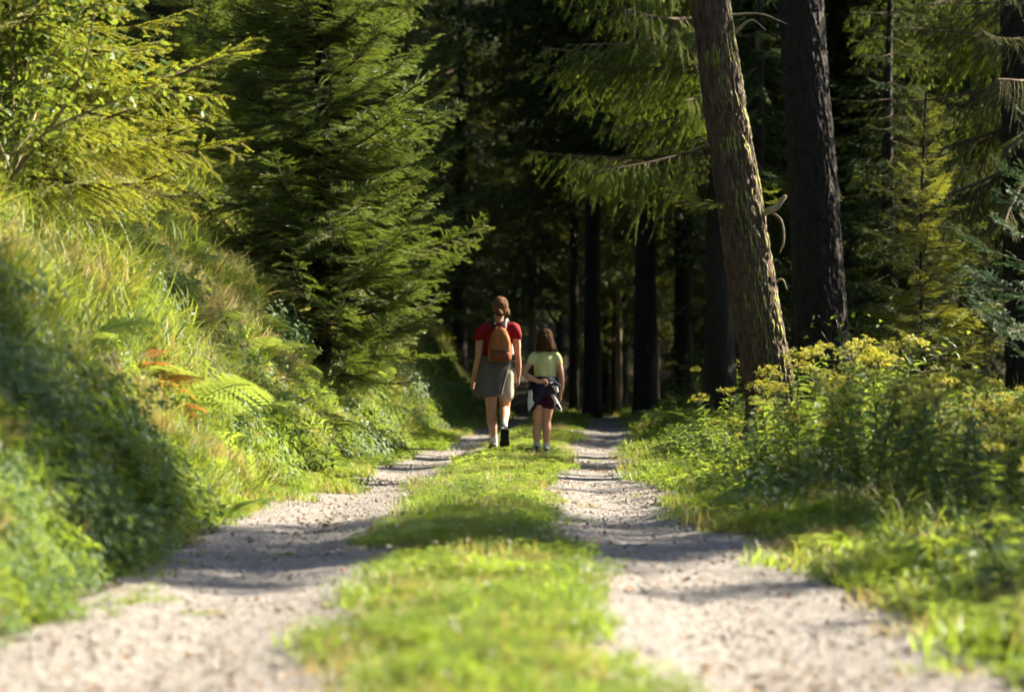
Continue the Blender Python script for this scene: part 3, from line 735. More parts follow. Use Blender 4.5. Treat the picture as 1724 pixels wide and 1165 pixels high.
for x, y, k in ((5.5, 40.5, 3), (9.2, 40, 2), (7.0, 41, 0), (4.2, 41, 2), (9.5, 42, 1), (10.5, 46, 3), (6.2, 46, 3)):
    tall_tree(x, y, k, 'tall shaded spruce of the right wood, ' + where(x / y * F + 862) + ', ' + row(y, 40.8, 44), 'spruces of the dark right hand wood', rg.uniform(.9, 1.1), None, rg.rand() * 6.28)
for x, y, h_, lab in ((6.06, 28.2, 9.0, 'narrow dark spruce added at the right picture edge for shade'), (7.5, 25.7, 5.2, 'unseen bushy spruce added to shade the dark edge trunk'), (8.4, 33.3, 8.0, 'bushy dark spruce added to shade the right wood edge'), (4.9, 31.2, 6.4, 'low dark spruce between the thick trunk and the right edge'), (6.2, 37.5, 9.5, 'dark bushy spruce filling the right wood'), (3.7, 36.5, 9.6, 'dark bushy spruce behind the thick trunk'), (7.6, 29.8, 5.0, 'small dark spruce by the right picture edge')):  # first three added to shade the thick trunk, edge trunk and right wood
    tall_tree(x, y, 3, lab, None, (.3 if h_ == 9 else .62, .3 if h_ == 9 else .62, h_ / 17), None, rg.rand() * 6.28)
for x, y, k in ((-6.5, 25, 3), (-7.5, 17, 2), (-6.8, 31, 3), (-5.5, 37, 3), (-4.6, 46, 3), (-9.5, 21.5, 0), (-7.4, 42, 2), (-9.5, 29, 1), (-6.4, 13, 3), (-6.5, 50, 3), (-8.5, 36, 0)):
    tall_tree(x, y, k, 'tall spruce on the left bank top, ' + where(x / y * F + 862) + ', ' + row(y, 24, 38), 'spruces on top of the left bank', rg.uniform(.85, 1.05), None, rg.rand() * 6.28)
for i, (x, y, k) in enumerate(((-5, -3, 3), (-6, -9, 0), (-4.5, -15, 1), (-7.5, 3, 3), (-7, 8, 2), (-10, 1, 0), (-10, 12, 1), (4.8, -4, 3), (5.5, -10, 0), (4.2, -16, 1), (8.5, -7, 2), (1.0, -24, 3), (-2.5, -27, 0), (5, -27, 3), (-9, -20, 1), (10, -14, 1), (9, 1, 3), (12, 5, 0))):
    tall_tree(x, y, k, 'unseen tall spruce added behind the camera to block skylight', 'spruces added behind the camera for shade', 1.0, None, rg.rand() * 6.28)  # added out of view to hold skylight back from the wood
for i, (x, y, k, sc_) in enumerate(((12.0, 40.2, 0, 1), (11.5, 42.5, 1, 1), (12.5, 46, 0, 1), (13.5, 50, 2, 1.1), (15, 55, 0, 1), (16.5, 60, 1, 1), (18, 66, 0, 1), (14, 44, 2, 1), (16, 50, 1, 1), (8.9, 35.6, 3, (.8, .8, .47)), (4.3, 12.6, 3, (.5, .5, .27)), (3.95, 14.7, 3, (.4, .4, .16)), (3.75, 10.4, 3, (.45, .45, .17)), (3.4, 8.8, 3, (.4, .4, .13)), (7.88, 29.0, 3, (.3, .3, .65)))):
    tall_tree(x, y, k, 'spruce added just outside the picture to block the sun', 'spruces added right of the picture for shade', sc_, None, rg.rand() * 6.28)  # added outside the frame to keep sun off the right wood and verge
# spruces added and squeezed right of the track to shape its sun and shade
SHADE_TREES = [(9.9, 13, 1, .6), (12.0, 17, 0, .5), (11.0, 30, 0, .5), (0.5, 14, 0, 1), (-2.0, 17, 1, 1), (32.8, 22, 1, .85), (35.5, 26, 1, 1), (38, 30, 1, 1), (41, 27, 0, 1), (33.5, 34, 1, 1),
          (18.2, 19, 4, .8), (20.8, 19.5, 4, .75), (11.0, 19, 4, .8), (21.7, 19, 0, .14)]
sa = R(SUN_AZ)
for s_, along, k, wd_ in SHADE_TREES:      # s_: offset across the sun's bearing, along: distance towards the sun
    x = along * math.sin(sa) - s_ * math.cos(sa); y = along * math.cos(sa) + s_ * math.sin(sa)
    x = along * math.sin(sa) - s_ * math.cos(sa); y = along * math.cos(sa) + s_ * math.sin(sa)
    tall_tree(x, y, k, 'tall spruce added right of the track to cast shade', 'shade spruces added right of the track', wd_ if hasattr(wd_, '__len__') else (wd_, wd_, 1), None, rg.rand() * 6.28)
# ------------------------------------------------------------------ ferns, flowers, herbs, bushes
def frond_mesh(rng, L, pairs, mat, droop=.5, width=.34):
    mb = MB(); n = pairs
    t = np.linspace(0, 1, 20); ax = np.stack([L * (t - .12 * t ** 3), 0 * t, L * (.62 * t - (.42 + droop * .45) * t * t)], -1)
    V, Fq = tube(ax, .004 * (1 - .8 * t) + .0008, 4); mb.add(V, Fq, 0, .3)
    for k in range(n):
        tt = .14 + .86 * k / n; p0 = np.array([np.interp(tt, t, ax[:, i]) for i in range(3)])
        q = np.array([np.interp(min(tt + .03, 1), t, ax[:, i]) for i in range(3)]); dx = nrm(q - p0 + 1e-6)
        ll = L * width * math.sin(math.pi * min(1, (tt * .93 + .10)) ** .75) + .01
        for sd in (-1, 1):
            lat = np.array([0, sd, 0.]); dr = nrm(lat + dx * .38 + np.array([0, 0, rng.uniform(-.2, .02)]))
            cr_ = nrm(np.cross(dr, [0, 0, 1.])); m = 7
            v = rng.rand()
            for j in range(m):                              # pinnules
                s = (j + .2) / m; b = p0 + dr * ll * s + np.array([0, 0, -.12 * ll * s * s]); wl = ll * .22 * (1 - s * .85) + .002
                st = ll / m
                for s2 in (-1, 1):
                    tip = b + cr_ * s2 * wl + dr * st * .9; mb.add(np.array([b, b + dr * st * .95, tip]), [[0, 1, 2]], 1, v)
    return mb.mesh('frond', [M['stemgreen'], M[mat]], False)
rng = np.random.RandomState(81)
fr = [frond_mesh(rng, .8, 18, 'fern', d, w_) for d, w_ in ((.35, .30), (.6, .27), (.8, .3))]
frb = [frond_mesh(rng, .7, 16, 'bracken', d, .32) for d in (.7, .95)]
def fern(x, y, label, group, s=1.0, n=8, seed=0, protos=fr, name='fern', tilt=0):
    rg = np.random.RandomState(seed); t = thing(name, (x, y, hz(x, y) - .02), label, 'fern', group, rg.rand() * 6.28, s)
    for k in range(n):
        ob('frond', protos[rg.randint(len(protos))], t, (.02 * math.cos(k), .02 * math.sin(k), 0), (rg.normal(0, .2), -rg.uniform(-.1, .5), k * 6.283 / n + rg.uniform(-.3, .3)), rg.uniform(.7, 1.15))
    return t
def bank_at(px, py, d0=8, d1=60):
    """first hit of the picture ray with the ground"""
    d = np.linspace(d0, d1, 3000); x = (px - 862) / F * d; z = CAMZ + (630 - py) / F * d
    h = height(x, d); i = np.argmax(h > z); return (x[i], d[i]) if h[i] > z[i] else None
FERNS = [(180, 520, 'fern left of the bright bank stripe'), (300, 440, 'fern at the top of the grassy slope'), (420, 610, 'fern in the centre of the bank below the dense spruce'), (270, 580, 'fern just above the rusty bracken'), (640, 690, 'fern at the bank foot beside the fallen branch'), (370, 540, 'fern in the upper middle of the bank'), (120, 600, 'shaded fern on the near left bank'), (580, 660, 'fern low on the bank before the second sunlit patch'), (500, 690, 'feathery green fern low on the left bank beside the track verge'), (375, 715, 'fern at the foot of the bank beside the orange bracken'), (330, 560, 'fern in the middle of the bank grass'), (440, 560, 'fern beneath the dense centre left spruce'),
         (720, 655, 'fern arching from the bank left of the woman'), (765, 665, 'fern nearest to the woman at the bank foot'), (690, 600, 'fern halfway up the sunlit part of the bank'), (560, 590, 'fern under the lowest spruce branches'), (610, 640, 'fern on the second sunlit patch of the bank'), (430, 690, 'fern between two others low on the bank'),
         (250, 500, 'fern high on the bank above the sunlit stripe'), (390, 470, 'fern high on the bank below the dark spruce'), (300, 690, 'fern just right of the bright bank stripe'), (660, 560, 'fern in the shade above the second sunlit patch'), (740, 610, 'shaded fern up the bank left of the woman'), (540, 720, 'small fern by the track edge'), (200, 430, 'fern among long grass below the yellow-green spruce'), (790, 690, 'tiny far fern at the bend left of the woman'), (350, 640, 'fern in the middle of the grassy slope'), (480, 620, 'fern above the feathery one on the bank')]
for i, (px, py, lab) in enumerate(FERNS):
    q = bank_at(px, py)
    if q: fern(q[0], q[1], lab, 'ferns on the left bank', rng.uniform(.6, .95) * (1 if py > 600 else .8), 8, 100 + i)
for i, (px, py, lab) in enumerate([(255, 660, 'rusty orange dead bracken in the bright bank stripe'), (228, 625, 'upper clump of rusty dead bracken on the bank'), (280, 700, 'lower clump of rusty dead bracken on the bank'), (600, 590, 'small orange dead fern below the spruce')]):
    q = bank_at(px, py)
    if q: fern(q[0], q[1], lab, 'dead bracken on the left bank', .55, 7, 150 + i, frb, 'dead_fern')
for i, (px, d, lab) in enumerate([(1180, 30, 'fern in the shade left of the leaning tree'), (1120, 36, 'fern at the wood edge right of the track end'), (1560, 21, 'fern behind the yellow flowers on the right')]):
    fern((px - 862) / F * d, d, lab, 'ferns at the right wood edge', 1.0, 8, 170 + i)

# yellow flat-topped wildflowers on the right
def flower_kind(seed, H, nl, nh):
    rg = np.random.RandomState(seed)
    z = np.linspace(0, H, 10); a = rg.rand() * 6
    P = np.stack([.03 * np.sin(z * 3 + a), .03 * np.cos(z * 2.5 + a), z], -1)
    st = MB(); V, Fq = tube(P, np.linspace(.0055, .0028, 10), 5); st.add(V, Fq, 0, .5)
    lf = MB()
    for k in range(nl):
        tt = .10 + .82 * k / nl; p = np.array([np.interp(tt, z / H, P[:, i]) for i in range(3)]); yaw = k * 2.4 + rg.uniform(-.4, .4)
        V, Fq = leafshape(rg.uniform(.10, .18) * (1.15 - .45 * tt), rg.uniform(.028, .045), .25, rg.uniform(.2, .6), 4)
        lf.add(xf(V, (rg.normal(0, .3), -rg.uniform(.05, .7), yaw), p), Fq, 0, rg.rand())
    hd = MB()
    for k in range(nh):
        yaw = k * 2.4; l = .02 + .085 * math.sqrt((k + .5) / nh); top = P[-1] + np.array([l * math.cos(yaw), l * math.sin(yaw), .06 + rg.uniform(-.03, .03) - l * .5])
        V, Fq = tube(np.array([P[-1] - [0, 0, .06 * rg.rand()], (P[-1] + top) / 2 + [0, 0, -.008], top]), [.0016, .0013, .001], 3); hd.add(V, Fq, 1, .5)
        for j in range(7):
            c = top + np.array([rg.normal(0, .011), rg.normal(0, .011), rg.normal(0, .006)]); r = rg.uniform(.007, .013); th = np.arange(5) * 1.2566 + rg.rand() * 6
            V = np.vstack([c + [0, 0, .003], np.stack([c[0] + r * np.cos(th), c[1] + r * np.sin(th), c[2] + rg.normal(0, .004, 5)], -1)])
            hd.add(V, [[0, 1 + i, 1 + (i + 1) % 5] for i in range(5)], 0, rg.rand())
    return st.mesh('stem', M['stemdark']), lf.mesh('foliage', M['herb'], False), hd.mesh('flower_head', [M['yellow'], M['stemgreen']], False)
FK = [flower_kind(s, h, n, m_) for s, h, n, m_ in ((91, .86, 46, 22), (92, .98, 54, 26), (93, .72, 40, 14), (94, .92, 50, 20), (95, 1.05, 58, 24))]
rg = np.random.RandomState(96)
FKH = (.92, 1.04, .78, .98, 1.11)
def wildflower(x, y, label, group, s, k, bloom=True):
    t = thing('yellow_wildflower', (x, y, hz(x, y) - .02), label, 'wildflower', group, rg.rand() * 6.28, s)
    t.rotation_euler = (rg.normal(0, .15), rg.normal(0, .15), rg.rand() * 6.28)
    ob('stem', FK[k][0], t); ob('foliage', FK[k][1], t)
    if bloom: ob('flower_head', FK[k][2], t)
    return t
n = 0; pts = []
while n < 285:
    px = rg.uniform(1085, 1760); yf = np.interp(px, [1085, 1300, 1500, 1724], [16.6, 14.4, 12.2, 10.2])
    y = yf + rg.rand() ** 1.4 * (20.6 - yf); x = (px - 862) / F * y
    if x < 1.55: continue
    if abs(x - 2.15) < .35 and y > 17.0 and x < 2.4: continue
    if min([(x - a) ** 2 + (y - b) ** 2 for a, b in pts] + [9]) < .012: continue
    pts.append((x, y)); n += 1
    px = x / y * F + 862
    zone = ('left of the leaning trunk' if px < 1240 else 'at the foot of the leaning trunk' if px < 1345 else 'just right of the leaning trunk' if px < 1420 else 'at the highest part of the thicket' if px < 1510 else 'right of the highest part of the thicket' if px < 1600 else 'in the dark right part of the thicket' if px < 1680 else 'at the right picture edge') + ', ' + row(y, yf + .9, yf + 2.6)
    k_ = rg.randint(5); top_py = np.interp(px, [1080, 1180, 1290, 1350, 1420, 1500, 1600, 1724], [700, 668, 640, 602, 590, 584, 645, 690])
    hs = min(max((CAMZ + (630 - top_py) / F * y - hz(x, y)) / FKH[k_], .35), 1.15)
    wildflower(x, y, 'yellow wildflower ' + zone, 'yellow wildflowers of the right thicket', hs * (rg.uniform(.5, 1.0) if rg.rand() < .8 else rg.uniform(1.0, 1.15)), k_, rg.rand() < (.4 if px < 1280 else .78))
for i in range(26):
    y = rg.uniform(28, 44); x = centre(y) + rg.uniform(1.7, 3.2)
    wildflower(x, y, 'small wildflower at the wood edge left of the leaning tree', 'wildflowers at the far wood edge', rg.uniform(.5, .9), rg.randint(5), rg.rand() < .6)

# nettles and other leafy stems, lower left and right verge
def nettle_kind(seed, H, n):
    rg = np.random.RandomState(seed); st = MB(); lf = MB()
    P = np.stack([.02 * np.sin(np.linspace(0, 3, 8)), 0 * np.zeros(8), np.linspace(0, H, 8)], -1); V, Fq = tube(P, np.linspace(.004, .002, 8), 4); st.add(V, Fq, 0, .5)
    for k in range(n):
        tt = .2 + .8 * k / (n - 1); p = np.array([np.interp(tt, np.linspace(0, 1, 8), P[:, i]) for i in range(3)])
        for sd in (0, math.pi):
            V, Fq = leafshape(.095 * (1.2 - .6 * tt) * rg.uniform(.8, 1.2), .05 * (1.2 - .6 * tt), .2, rg.uniform(.3, .7), 4)
            lf.add(xf(V, (rg.normal(0, .2), -rg.uniform(-.1, .4), sd + k * 1.57 + rg.uniform(-.2, .2)), p), Fq, 0, rg.rand())
    return st.mesh('stem', M['stemgreen']), lf.mesh('foliage', M['herb'], False)
NK = [nettle_kind(s, h, n) for s, h, n in ((97, .5, 8), (98, .62, 10), (99, .38, 7))]
def nettle(x, y, label, group, s=1):
    t = thing('nettle_plant', (x, y, hz(x, y) - .01), label, 'plant', group, 0, s); t.rotation_euler = (rg.normal(0, .12), rg.normal(0, .12), rg.rand() * 6.28)
    k = rg.randint(3); ob('stem', NK[k][0], t); ob('foliage', NK[k][1], t)
for i in range(110):
    y = rg.uniform(8.0, 15.5); u = -rg.uniform(1.62, 2.9)
    x = centre(y) + u
    if abs(x / y) > .23: continue
    nettle(x, y, 'leafy nettle ' + ('at the left picture edge' if x / y < -.17 else 'on the lower left bank' if u < -1.95 else 'at the lower left track edge') + ', ' + row(y, 10, 12.5), 'nettles at the lower left', rg.uniform(.35, .62))
for i in range(60):
    y = rg.uniform(8.6, 14); x = centre(y) + rg.uniform(1.75, 3.0)
    if abs(x / y) > .23: continue
    nettle(x, y, 'low nettle ' + ('at the right picture edge' if x / y > .17 else 'before the flower thicket' if x / y > .14 else 'at the right track edge') + ', ' + row(y, 10, 12), 'nettles at the lower right', rg.uniform(.35, .7))

# broad dock leaves at the foot of the left bank
def dock(x, y, label, s, seed, group='dock plants'):
    rg2 = np.random.RandomState(seed); t = thing('dock_plant', (x, y, hz(x, y)), label, 'plant', group, 0, s)
    for k in range(7):
        V, Fq = leafshape(.24 * rg2.uniform(.7, 1.1), .10 * rg2.uniform(.8, 1.2), .2, .5, 6)
        MB().add(V, Fq, 0, rg2.rand()).build('leaf', M['herb'], t).rotation_euler = (rg2.normal(0, .2), -rg2.uniform(.3, .9), k * .9)
for i, (px, py, lab) in enumerate([(470, 815, 'broad dock leaves in the sun at the left track edge'), (520, 790, 'dock leaves on the verge just above the sunny ones'), (430, 850, 'dark shaded dock leaves at the left track edge'), (380, 870, 'dock leaves nearest the camera at the left verge'), (730, 708, 'pale leafy clump at the bank foot left of the woman'), (1150, 820, 'dock leaves at the right track edge in sun'), (1190, 870, 'dock leaves in shade below the flower thicket'), (1420, 935, 'broad leaves in the right foreground verge')]):
    q = bank_at(px, py, 6) 
    d = CAMZ * F / (py - 630); dock((px - 862) / F * d, d, lab, rng.uniform(.6, .95), 200 + i)

# willowherb-like stalk standing out of the bank grass and dead stalks
t = thing('leafy_stalk', (0, 0, 0), 'yellowing leafy stalk rising from the bank grass at the left', 'plant')
q = bank_at(140, 430); t.location = (q[0], q[1], hz(*q) - .02)
mb = MB(); P = np.stack([np.linspace(0, .1, 8), np.zeros(8), np.linspace(0, .42, 8)], -1); V, Fq = tube(P, np.linspace(.005, .002, 8), 5); mb.add(V, Fq, 0, .8); mb.build('stem', M['stemgreen'], t)
mb = MB()
for k in range(16):
    V, Fq = leafshape(.12, .022, .2, .8, 5); mb.add(xf(V, (0, -.6, k * 2.4), P[min(2 + k // 3, 7)] + [0, 0, .012 * (k % 3)]), Fq, 0, rng.uniform(.6, 1))
mb.build('foliage', M['bankgrass'], t)

# glossy broad-leaved bush at the upper left
def bush(name, loc, label, rx, rz_, n, seed, mat='beech', L=.055, W=.036, twigs=14):
    rg2 = np.random.RandomState(seed); t = thing(name, loc, label, 'bush')
    tw = MB(); lf = MB()
    for k in range(twigs):
        d = nrm(np.array([rg2.normal() * rx, rg2.normal() * rx, abs(rg2.normal()) * rz_ + .3])); l = rg2.uniform(.6, 1.15)
        P = catmull([[0, 0, 0], d * l * rz_ * .5 + rg2.normal(0, .08, 3), d * l * rz_ + np.array([d[0], d[1], -.2]) * .3], 12)
        V, Fq = tube(P, np.linspace(.014, .003, 12), 5); tw.add(V, Fq)
        for j in range(n // twigs):
            p = P[rg2.randint(3, 12)] + rg2.normal(0, .14, 3)
            V, Fq = leafshape(L * rg2.uniform(.6, 1.3), W * rg2.uniform(.7, 1.2), .2, .3, 3)
            lf.add(xf(V, tuple(rg2.normal(0, .6, 2)) + (rg2.rand() * 6.28,), p), Fq, 0, rg2.rand())
    tw.build('twigs', M['palewood'], t); lf.build('foliage', M[mat], t, False)
    return t
bush('broadleaf_bush', (-3.1, 15.0, hz(-3.1, 15.0) + .4), 'glossy broad-leaved bush at the top left corner', .55, 1.7, 2600, 301)
bush('broadleaf_bush', (-1.95, 19.8, hz(-1.95, 19.8)), 'low leafy bush at the bank foot beside the track', .5, .4, 700, 302, 'herb', .05, .03)
bush('bramble_bush', (3.5, 24.2, hz(3.5, 24.2)), 'dim bramble arching in front of the thick dark trunk', .6, 1.2, 500, 303, 'herb', .07, .05)
bush('broadleaf_bush', at(1530, 612, 19.5), 'dark leafy sprig behind the top of the yellow flowers', .5, .28, 130, 304, 'herb', .06, .03, 6)

# fallen spruce twig at the left track edge
t = thing('fallen_branch', (at(690, 745, 26).x, 26.2, hz(at(690, 745, 26).x, 26.2) + .03), 'small dead branch lying at the left track edge before the woman', 'branch')
mb = MB()
for k in range(9):
    a = rng.uniform(-.5, 1.2); l = rng.uniform(.2, .5); P = catmull([[0, 0, 0], [-l * .5 * math.cos(a), .05, l * .3 * math.sin(a) + .06], [-l * math.cos(a), .08, l * max(math.sin(a), .05)]], 7)
    V, Fq = tube(P, np.linspace(.008, .002, 7), 4); mb.add(V, Fq)
V, Fq = tube(catmull([[.25, 0, .02], [0, 0, .03], [-.3, .05, .1]], 8), np.linspace(.006, .012, 8), 5); mb.add(V, Fq); mb.build('twigs', M['wood'], t)

# white clover blossoms on the middle strip
mb = MB()
for k in range(26):
    d = nrm(rng.normal(size=3)); d[2] = abs(d[2]); V, Fq = leafshape(.012, .005, .3, 0, 2); mb.add(xf(V, (0, -math.asin(d[2]), math.atan2(d[1], d[0])), (0, 0, .075)), Fq, 0, rng.rand())
V, Fq = tube(np.array([[0, 0, 0], [.004, 0, .04], [0, 0, .075]]), .0014, 4); mb.add(V, Fq, 1, .5)
clover = mb.mesh('clover_flower', [M['white'], M['stemgreen']], False)
for i in range(70):
    y = 5.6 + 14 * rng.rand() ** 1.3; x = centre(y) + rng.uniform(-.42, .42)
    tag(ob('clover_flower', clover, None, (x, y, hz(x, y)), (rng.normal(0, .15), rng.normal(0, .15), rng.rand() * 6), rng.uniform(.8, 1.25)), 'white clover blossom ' + ('left' if x - centre(y) < -.15 else 'right' if x - centre(y) > .15 else 'centre') + ' of the middle strip, ' + ('nearest the camera' if y < 7.5 else 'in the near sun' if y < 9.5 else 'in the shade band' if y < 14 else 'at the far lit crest'), 'flower', 'clover blossoms on the middle strip')

# single stones lying in the ruts
RK = [rock_mesh(rng, 'stone', M['stone_tan'], 2), rock_mesh(rng, 'stone', M['stone'], 2), rock_mesh(rng, 'stone', M['stone_dark'], 2)]
def stone(px, py, r, k, label, group=None):
    d = CAMZ * F / (py - 630); x = (px - 862) / F * d
    tag(ob('stone', RK[k], None, (x, d, hz(x, d) + r * .3), (rng.normal(0, .2), rng.normal(0, .2), rng.rand() * 6), r), label, 'stone', group)
stone(685, 813, .04, 0, 'largest tan stone at the right side of the left rut', 'stones in the ruts')
for px, py, r, k, lab in [(593, 829, .022, 0, 'tan stone at the left edge of the left rut'), (565, 835, .018, 0, 'small tan stone at the verge of the left rut'), (990, 836, .016, 0, 'small tan stone in the right rut'), (1135, 910, .02, 2, 'dark stone at the outer edge of the right rut'), (770, 768, .02, 2, 'dark stone in the far left rut'), (745, 775, .016, 1, 'grey stone in the far left rut'), (425, 905, .022, 1, 'grey stone at the outer edge of the left rut'), (1060, 790, .016, 2, 'dark stone in the far right rut'), (1000, 905, .014, 2, 'dark pebble at the inner edge of the right rut'), (640, 800, .018, 2, 'dark stone in the middle of the left rut'), (560, 870, .018, 2, 'dark stone in the shaded left rut')]:
    stone(px, py, r, k, lab, 'stones in the ruts')
# ------------------------------------------------------------------ the two walkers
M['skin'] = plain('skin', (.42, .21, .13), .5, .4, .06, 25, .05)
M['skin_dark'] = plain('eye_dark', (.03, .02, .015), .3, .5, .05, 20, 0)
M['lips'] = plain('lips', (.40, .14, .12), .45, .4, .05, 30, .05)
M['hair_brown'] = noisemat('hair_brown', [(.3, (.035, .016, .008)), (.7, (.17, .085, .035))], 40, 6, .75, .6, 160, (1, 1, .12), .004, .08)
M['hair_dark'] = noisemat('hair_dark', [(.3, (.010, .005, .004)), (.7, (.075, .034, .015))], 40, 6, .8, .6, 160, (1, 1, .10), .004, .06)
M['red'] = plain('red_cotton', (.17, .006, .011), .85, .15, .1)
M['yellowtee'] = leafmat('pale_yellow_cotton', [(.54, .54, .24), (.58, .58, .27)], (.5, .5, .16), .12, .85, .2, .15)
M['greywrap'] = plain('grey_brown_wool', (.10, .09, .08), .95, .1, .15, 90, .4)
M['beige'] = plain('beige_canvas', (.36, .31, .25), .9, .15, .06)
M['navy'] = plain('navy_fleece', (.014, .015, .026), .9, .15, .2)
M['offwhite'] = plain('white_cotton', (.5, .47, .46), .85, .15, .05)
M['maroon'] = plain('maroon_cotton', (.026, .005, .018), .85, .15, .12)
M['orange'] = plain('orange_brown_canvas', (.26, .085, .018), .75, .25, .14, 45, .3)
M['orange_dk'] = plain('rust_canvas', (.15, .038, .012), .75, .25, .14, 45, .3)
M['black'] = plain('black_webbing', (.012, .012, .014), .7, .3, .2)
M['greystrap'] = plain('grey_webbing', (.22, .22, .22), .7, .3, .1)
M['rubber'] = plain('black_rubber', (.014, .013, .014), .75, .3, .2)
M['shoegrey'] = plain('brown_grey_suede', (.12, .095, .08), .85, .2, .15)
M['shoewhite'] = plain('white_shoe_leather', (.60, .56, .56), .6, .3, .06)
M['shoeplum'] = plain('plum_shoe_leather', (.07, .025, .05), .6, .3, .1)

def chain(pts, rad, n=None, k=14):
    n = n or max(6, 5 * len(pts)); P = catmull(pts, n)
    r = np.interp(np.linspace(0, 1, n), np.linspace(0, 1, len(rad)), rad)
    return tube(P, r, k, True)
def loft(rings, k=24, pw=1.0, close=True):
    """horizontal ellipses (cx, cy, cz, rx, ry), smoothed along the stack"""
    Q = catmull(np.array(rings, float), 6 * len(rings)); th = np.linspace(0, 2 * math.pi, k, endpoint=False)
    c_, s_ = np.cos(th), np.sin(th); c_ = np.sign(c_) * np.abs(c_) ** pw; s_ = np.sign(s_) * np.abs(s_) ** pw
    V = np.stack([Q[:, 0, None] + Q[:, 3, None] * c_, Q[:, 1, None] + Q[:, 4, None] * s_, np.repeat(Q[:, 2, None], k, 1)], -1).reshape(-1, 3)
    Fq = ringfaces(len(Q), k)
    if not close: return V, Fq
    V = np.vstack([V, [Q[0, :3]], [Q[-1, :3]]]); nb = len(Q) * k; j = np.arange(k)
    bot = np.stack([np.full(k, nb), (j + 1) % k, j, j], -1); top = np.stack([np.full(k, nb + 1), j + (len(Q) - 1) * k, (j + 1) % k + (len(Q) - 1) * k, (j + 1) % k + (len(Q) - 1) * k], -1)
    return V, Fq, np.vstack([bot[:, :3], top[:, :3]])
def ell(c, r, k=16):
    a = np.linspace(-1, 1, 11) * math.pi / 2 * .985
    return loft([(c[0], c[1], c[2] + r[2] * math.sin(t), r[0] * math.cos(t), r[1] * math.cos(t)) for t in a], k)
def fuse(name, shapes, mat, parent, voxel=.007, smooth=6, folds=0, fscale=14, fdir=(1, 1, .35), seed=0, loc=(0, 0, 0)):
    """overlapping closed shapes fused into one continuous skin"""
    mb = MB()
    for s_ in shapes:
        n0 = mb.n; mb.add(s_[0], s_[1])
        if len(s_) > 2: mb.F.append(np.asarray(s_[2]) + n0); mb.M.append(np.zeros(len(s_[2])))
    me = mb.mesh(name, mat); o = bpy.data.objects.new(name, me); C.objects.link(o)
    md = o.modifiers.new('r', 'REMESH'); md.mode = 'VOXEL'; md.voxel_size = voxel
    ms = o.modifiers.new('s', 'SMOOTH'); ms.factor = .5; ms.iterations = smooth
    dg = bpy.context.evaluated_depsgraph_get(); out = bpy.data.meshes.new_from_object(o.evaluated_get(dg))
    bpy.data.objects.remove(o); bpy.data.meshes.remove(me)
    n = len(out.vertices); V = np.zeros(n * 3); out.vertices.foreach_get('co', V); V = V.reshape(-1, 3)
    if folds:
        N = np.zeros(n * 3); out.vertex_normals.foreach_get('vector', N); N = N.reshape(-1, 3)
        q = V * np.array(fdir) * fscale
        f = fbm(q[:, 0] + q[:, 2] * .6 + seed, q[:, 1] + q[:, 2] + 3 * seed, 3)
        V = V + N * (f * folds)[:, None]; out.vertices.foreach_set('co', V.ravel())
    out.polygons.foreach_set('use_smooth', np.ones(len(out.polygons), bool)); out.update()
    out.materials.clear(); out.materials.append(mat); out.name = name
    return ob(name, out, parent, loc)
def hand(wrist, down, side, palm, s=1.0, curl=.5, fist=False, thumb=1):
    """palm and five unequal, bent fingers; down: towards the fingertips, side: towards the thumb, palm: the way the palm faces"""
    w_ = np.array(wrist, float); d = nrm(np.array(down, float)); sd = nrm(np.array(side, float) - d * np.dot(side, d)); pm = nrm(np.cross(d, sd)); 
    if np.dot(pm, palm) < 0: pm = -pm
    out = []
    for i, (o, L) in enumerate(((.026, .070), (.008, .078), (-.010, .072), (-.027, .058))):
        kn = w_ + d * .085 * s + sd * o * s + pm * .002
        out.append(chain([w_ + sd * o * .55 * s, kn], [.015 * s, .0125 * s], 6, 10))
        a = curl * (1 + .12 * i); p = kn; dr = d; pts = [p]
        for j, f in enumerate((.45, .32, .23)):
            dr = nrm(dr * math.cos(a) + pm * math.sin(a)); p = p + dr * L * f * s; pts.append(p)
        out.append(chain(pts, [.0098 * s, .0092 * s, .0085 * s, .0075 * s], 10, 10))
    b = w_ + d * .025 * s + sd * .022 * s
    out.append(chain([b, b + (sd * .026 + d * .024 + pm * .01) * s, b + (sd * .032 + d * .052 + pm * .018) * s, b + (sd * .026 + d * .074 + pm * .026) * s], [.014 * s, .0125 * s, .0105 * s, .009 * s], 12, 10))
    return out
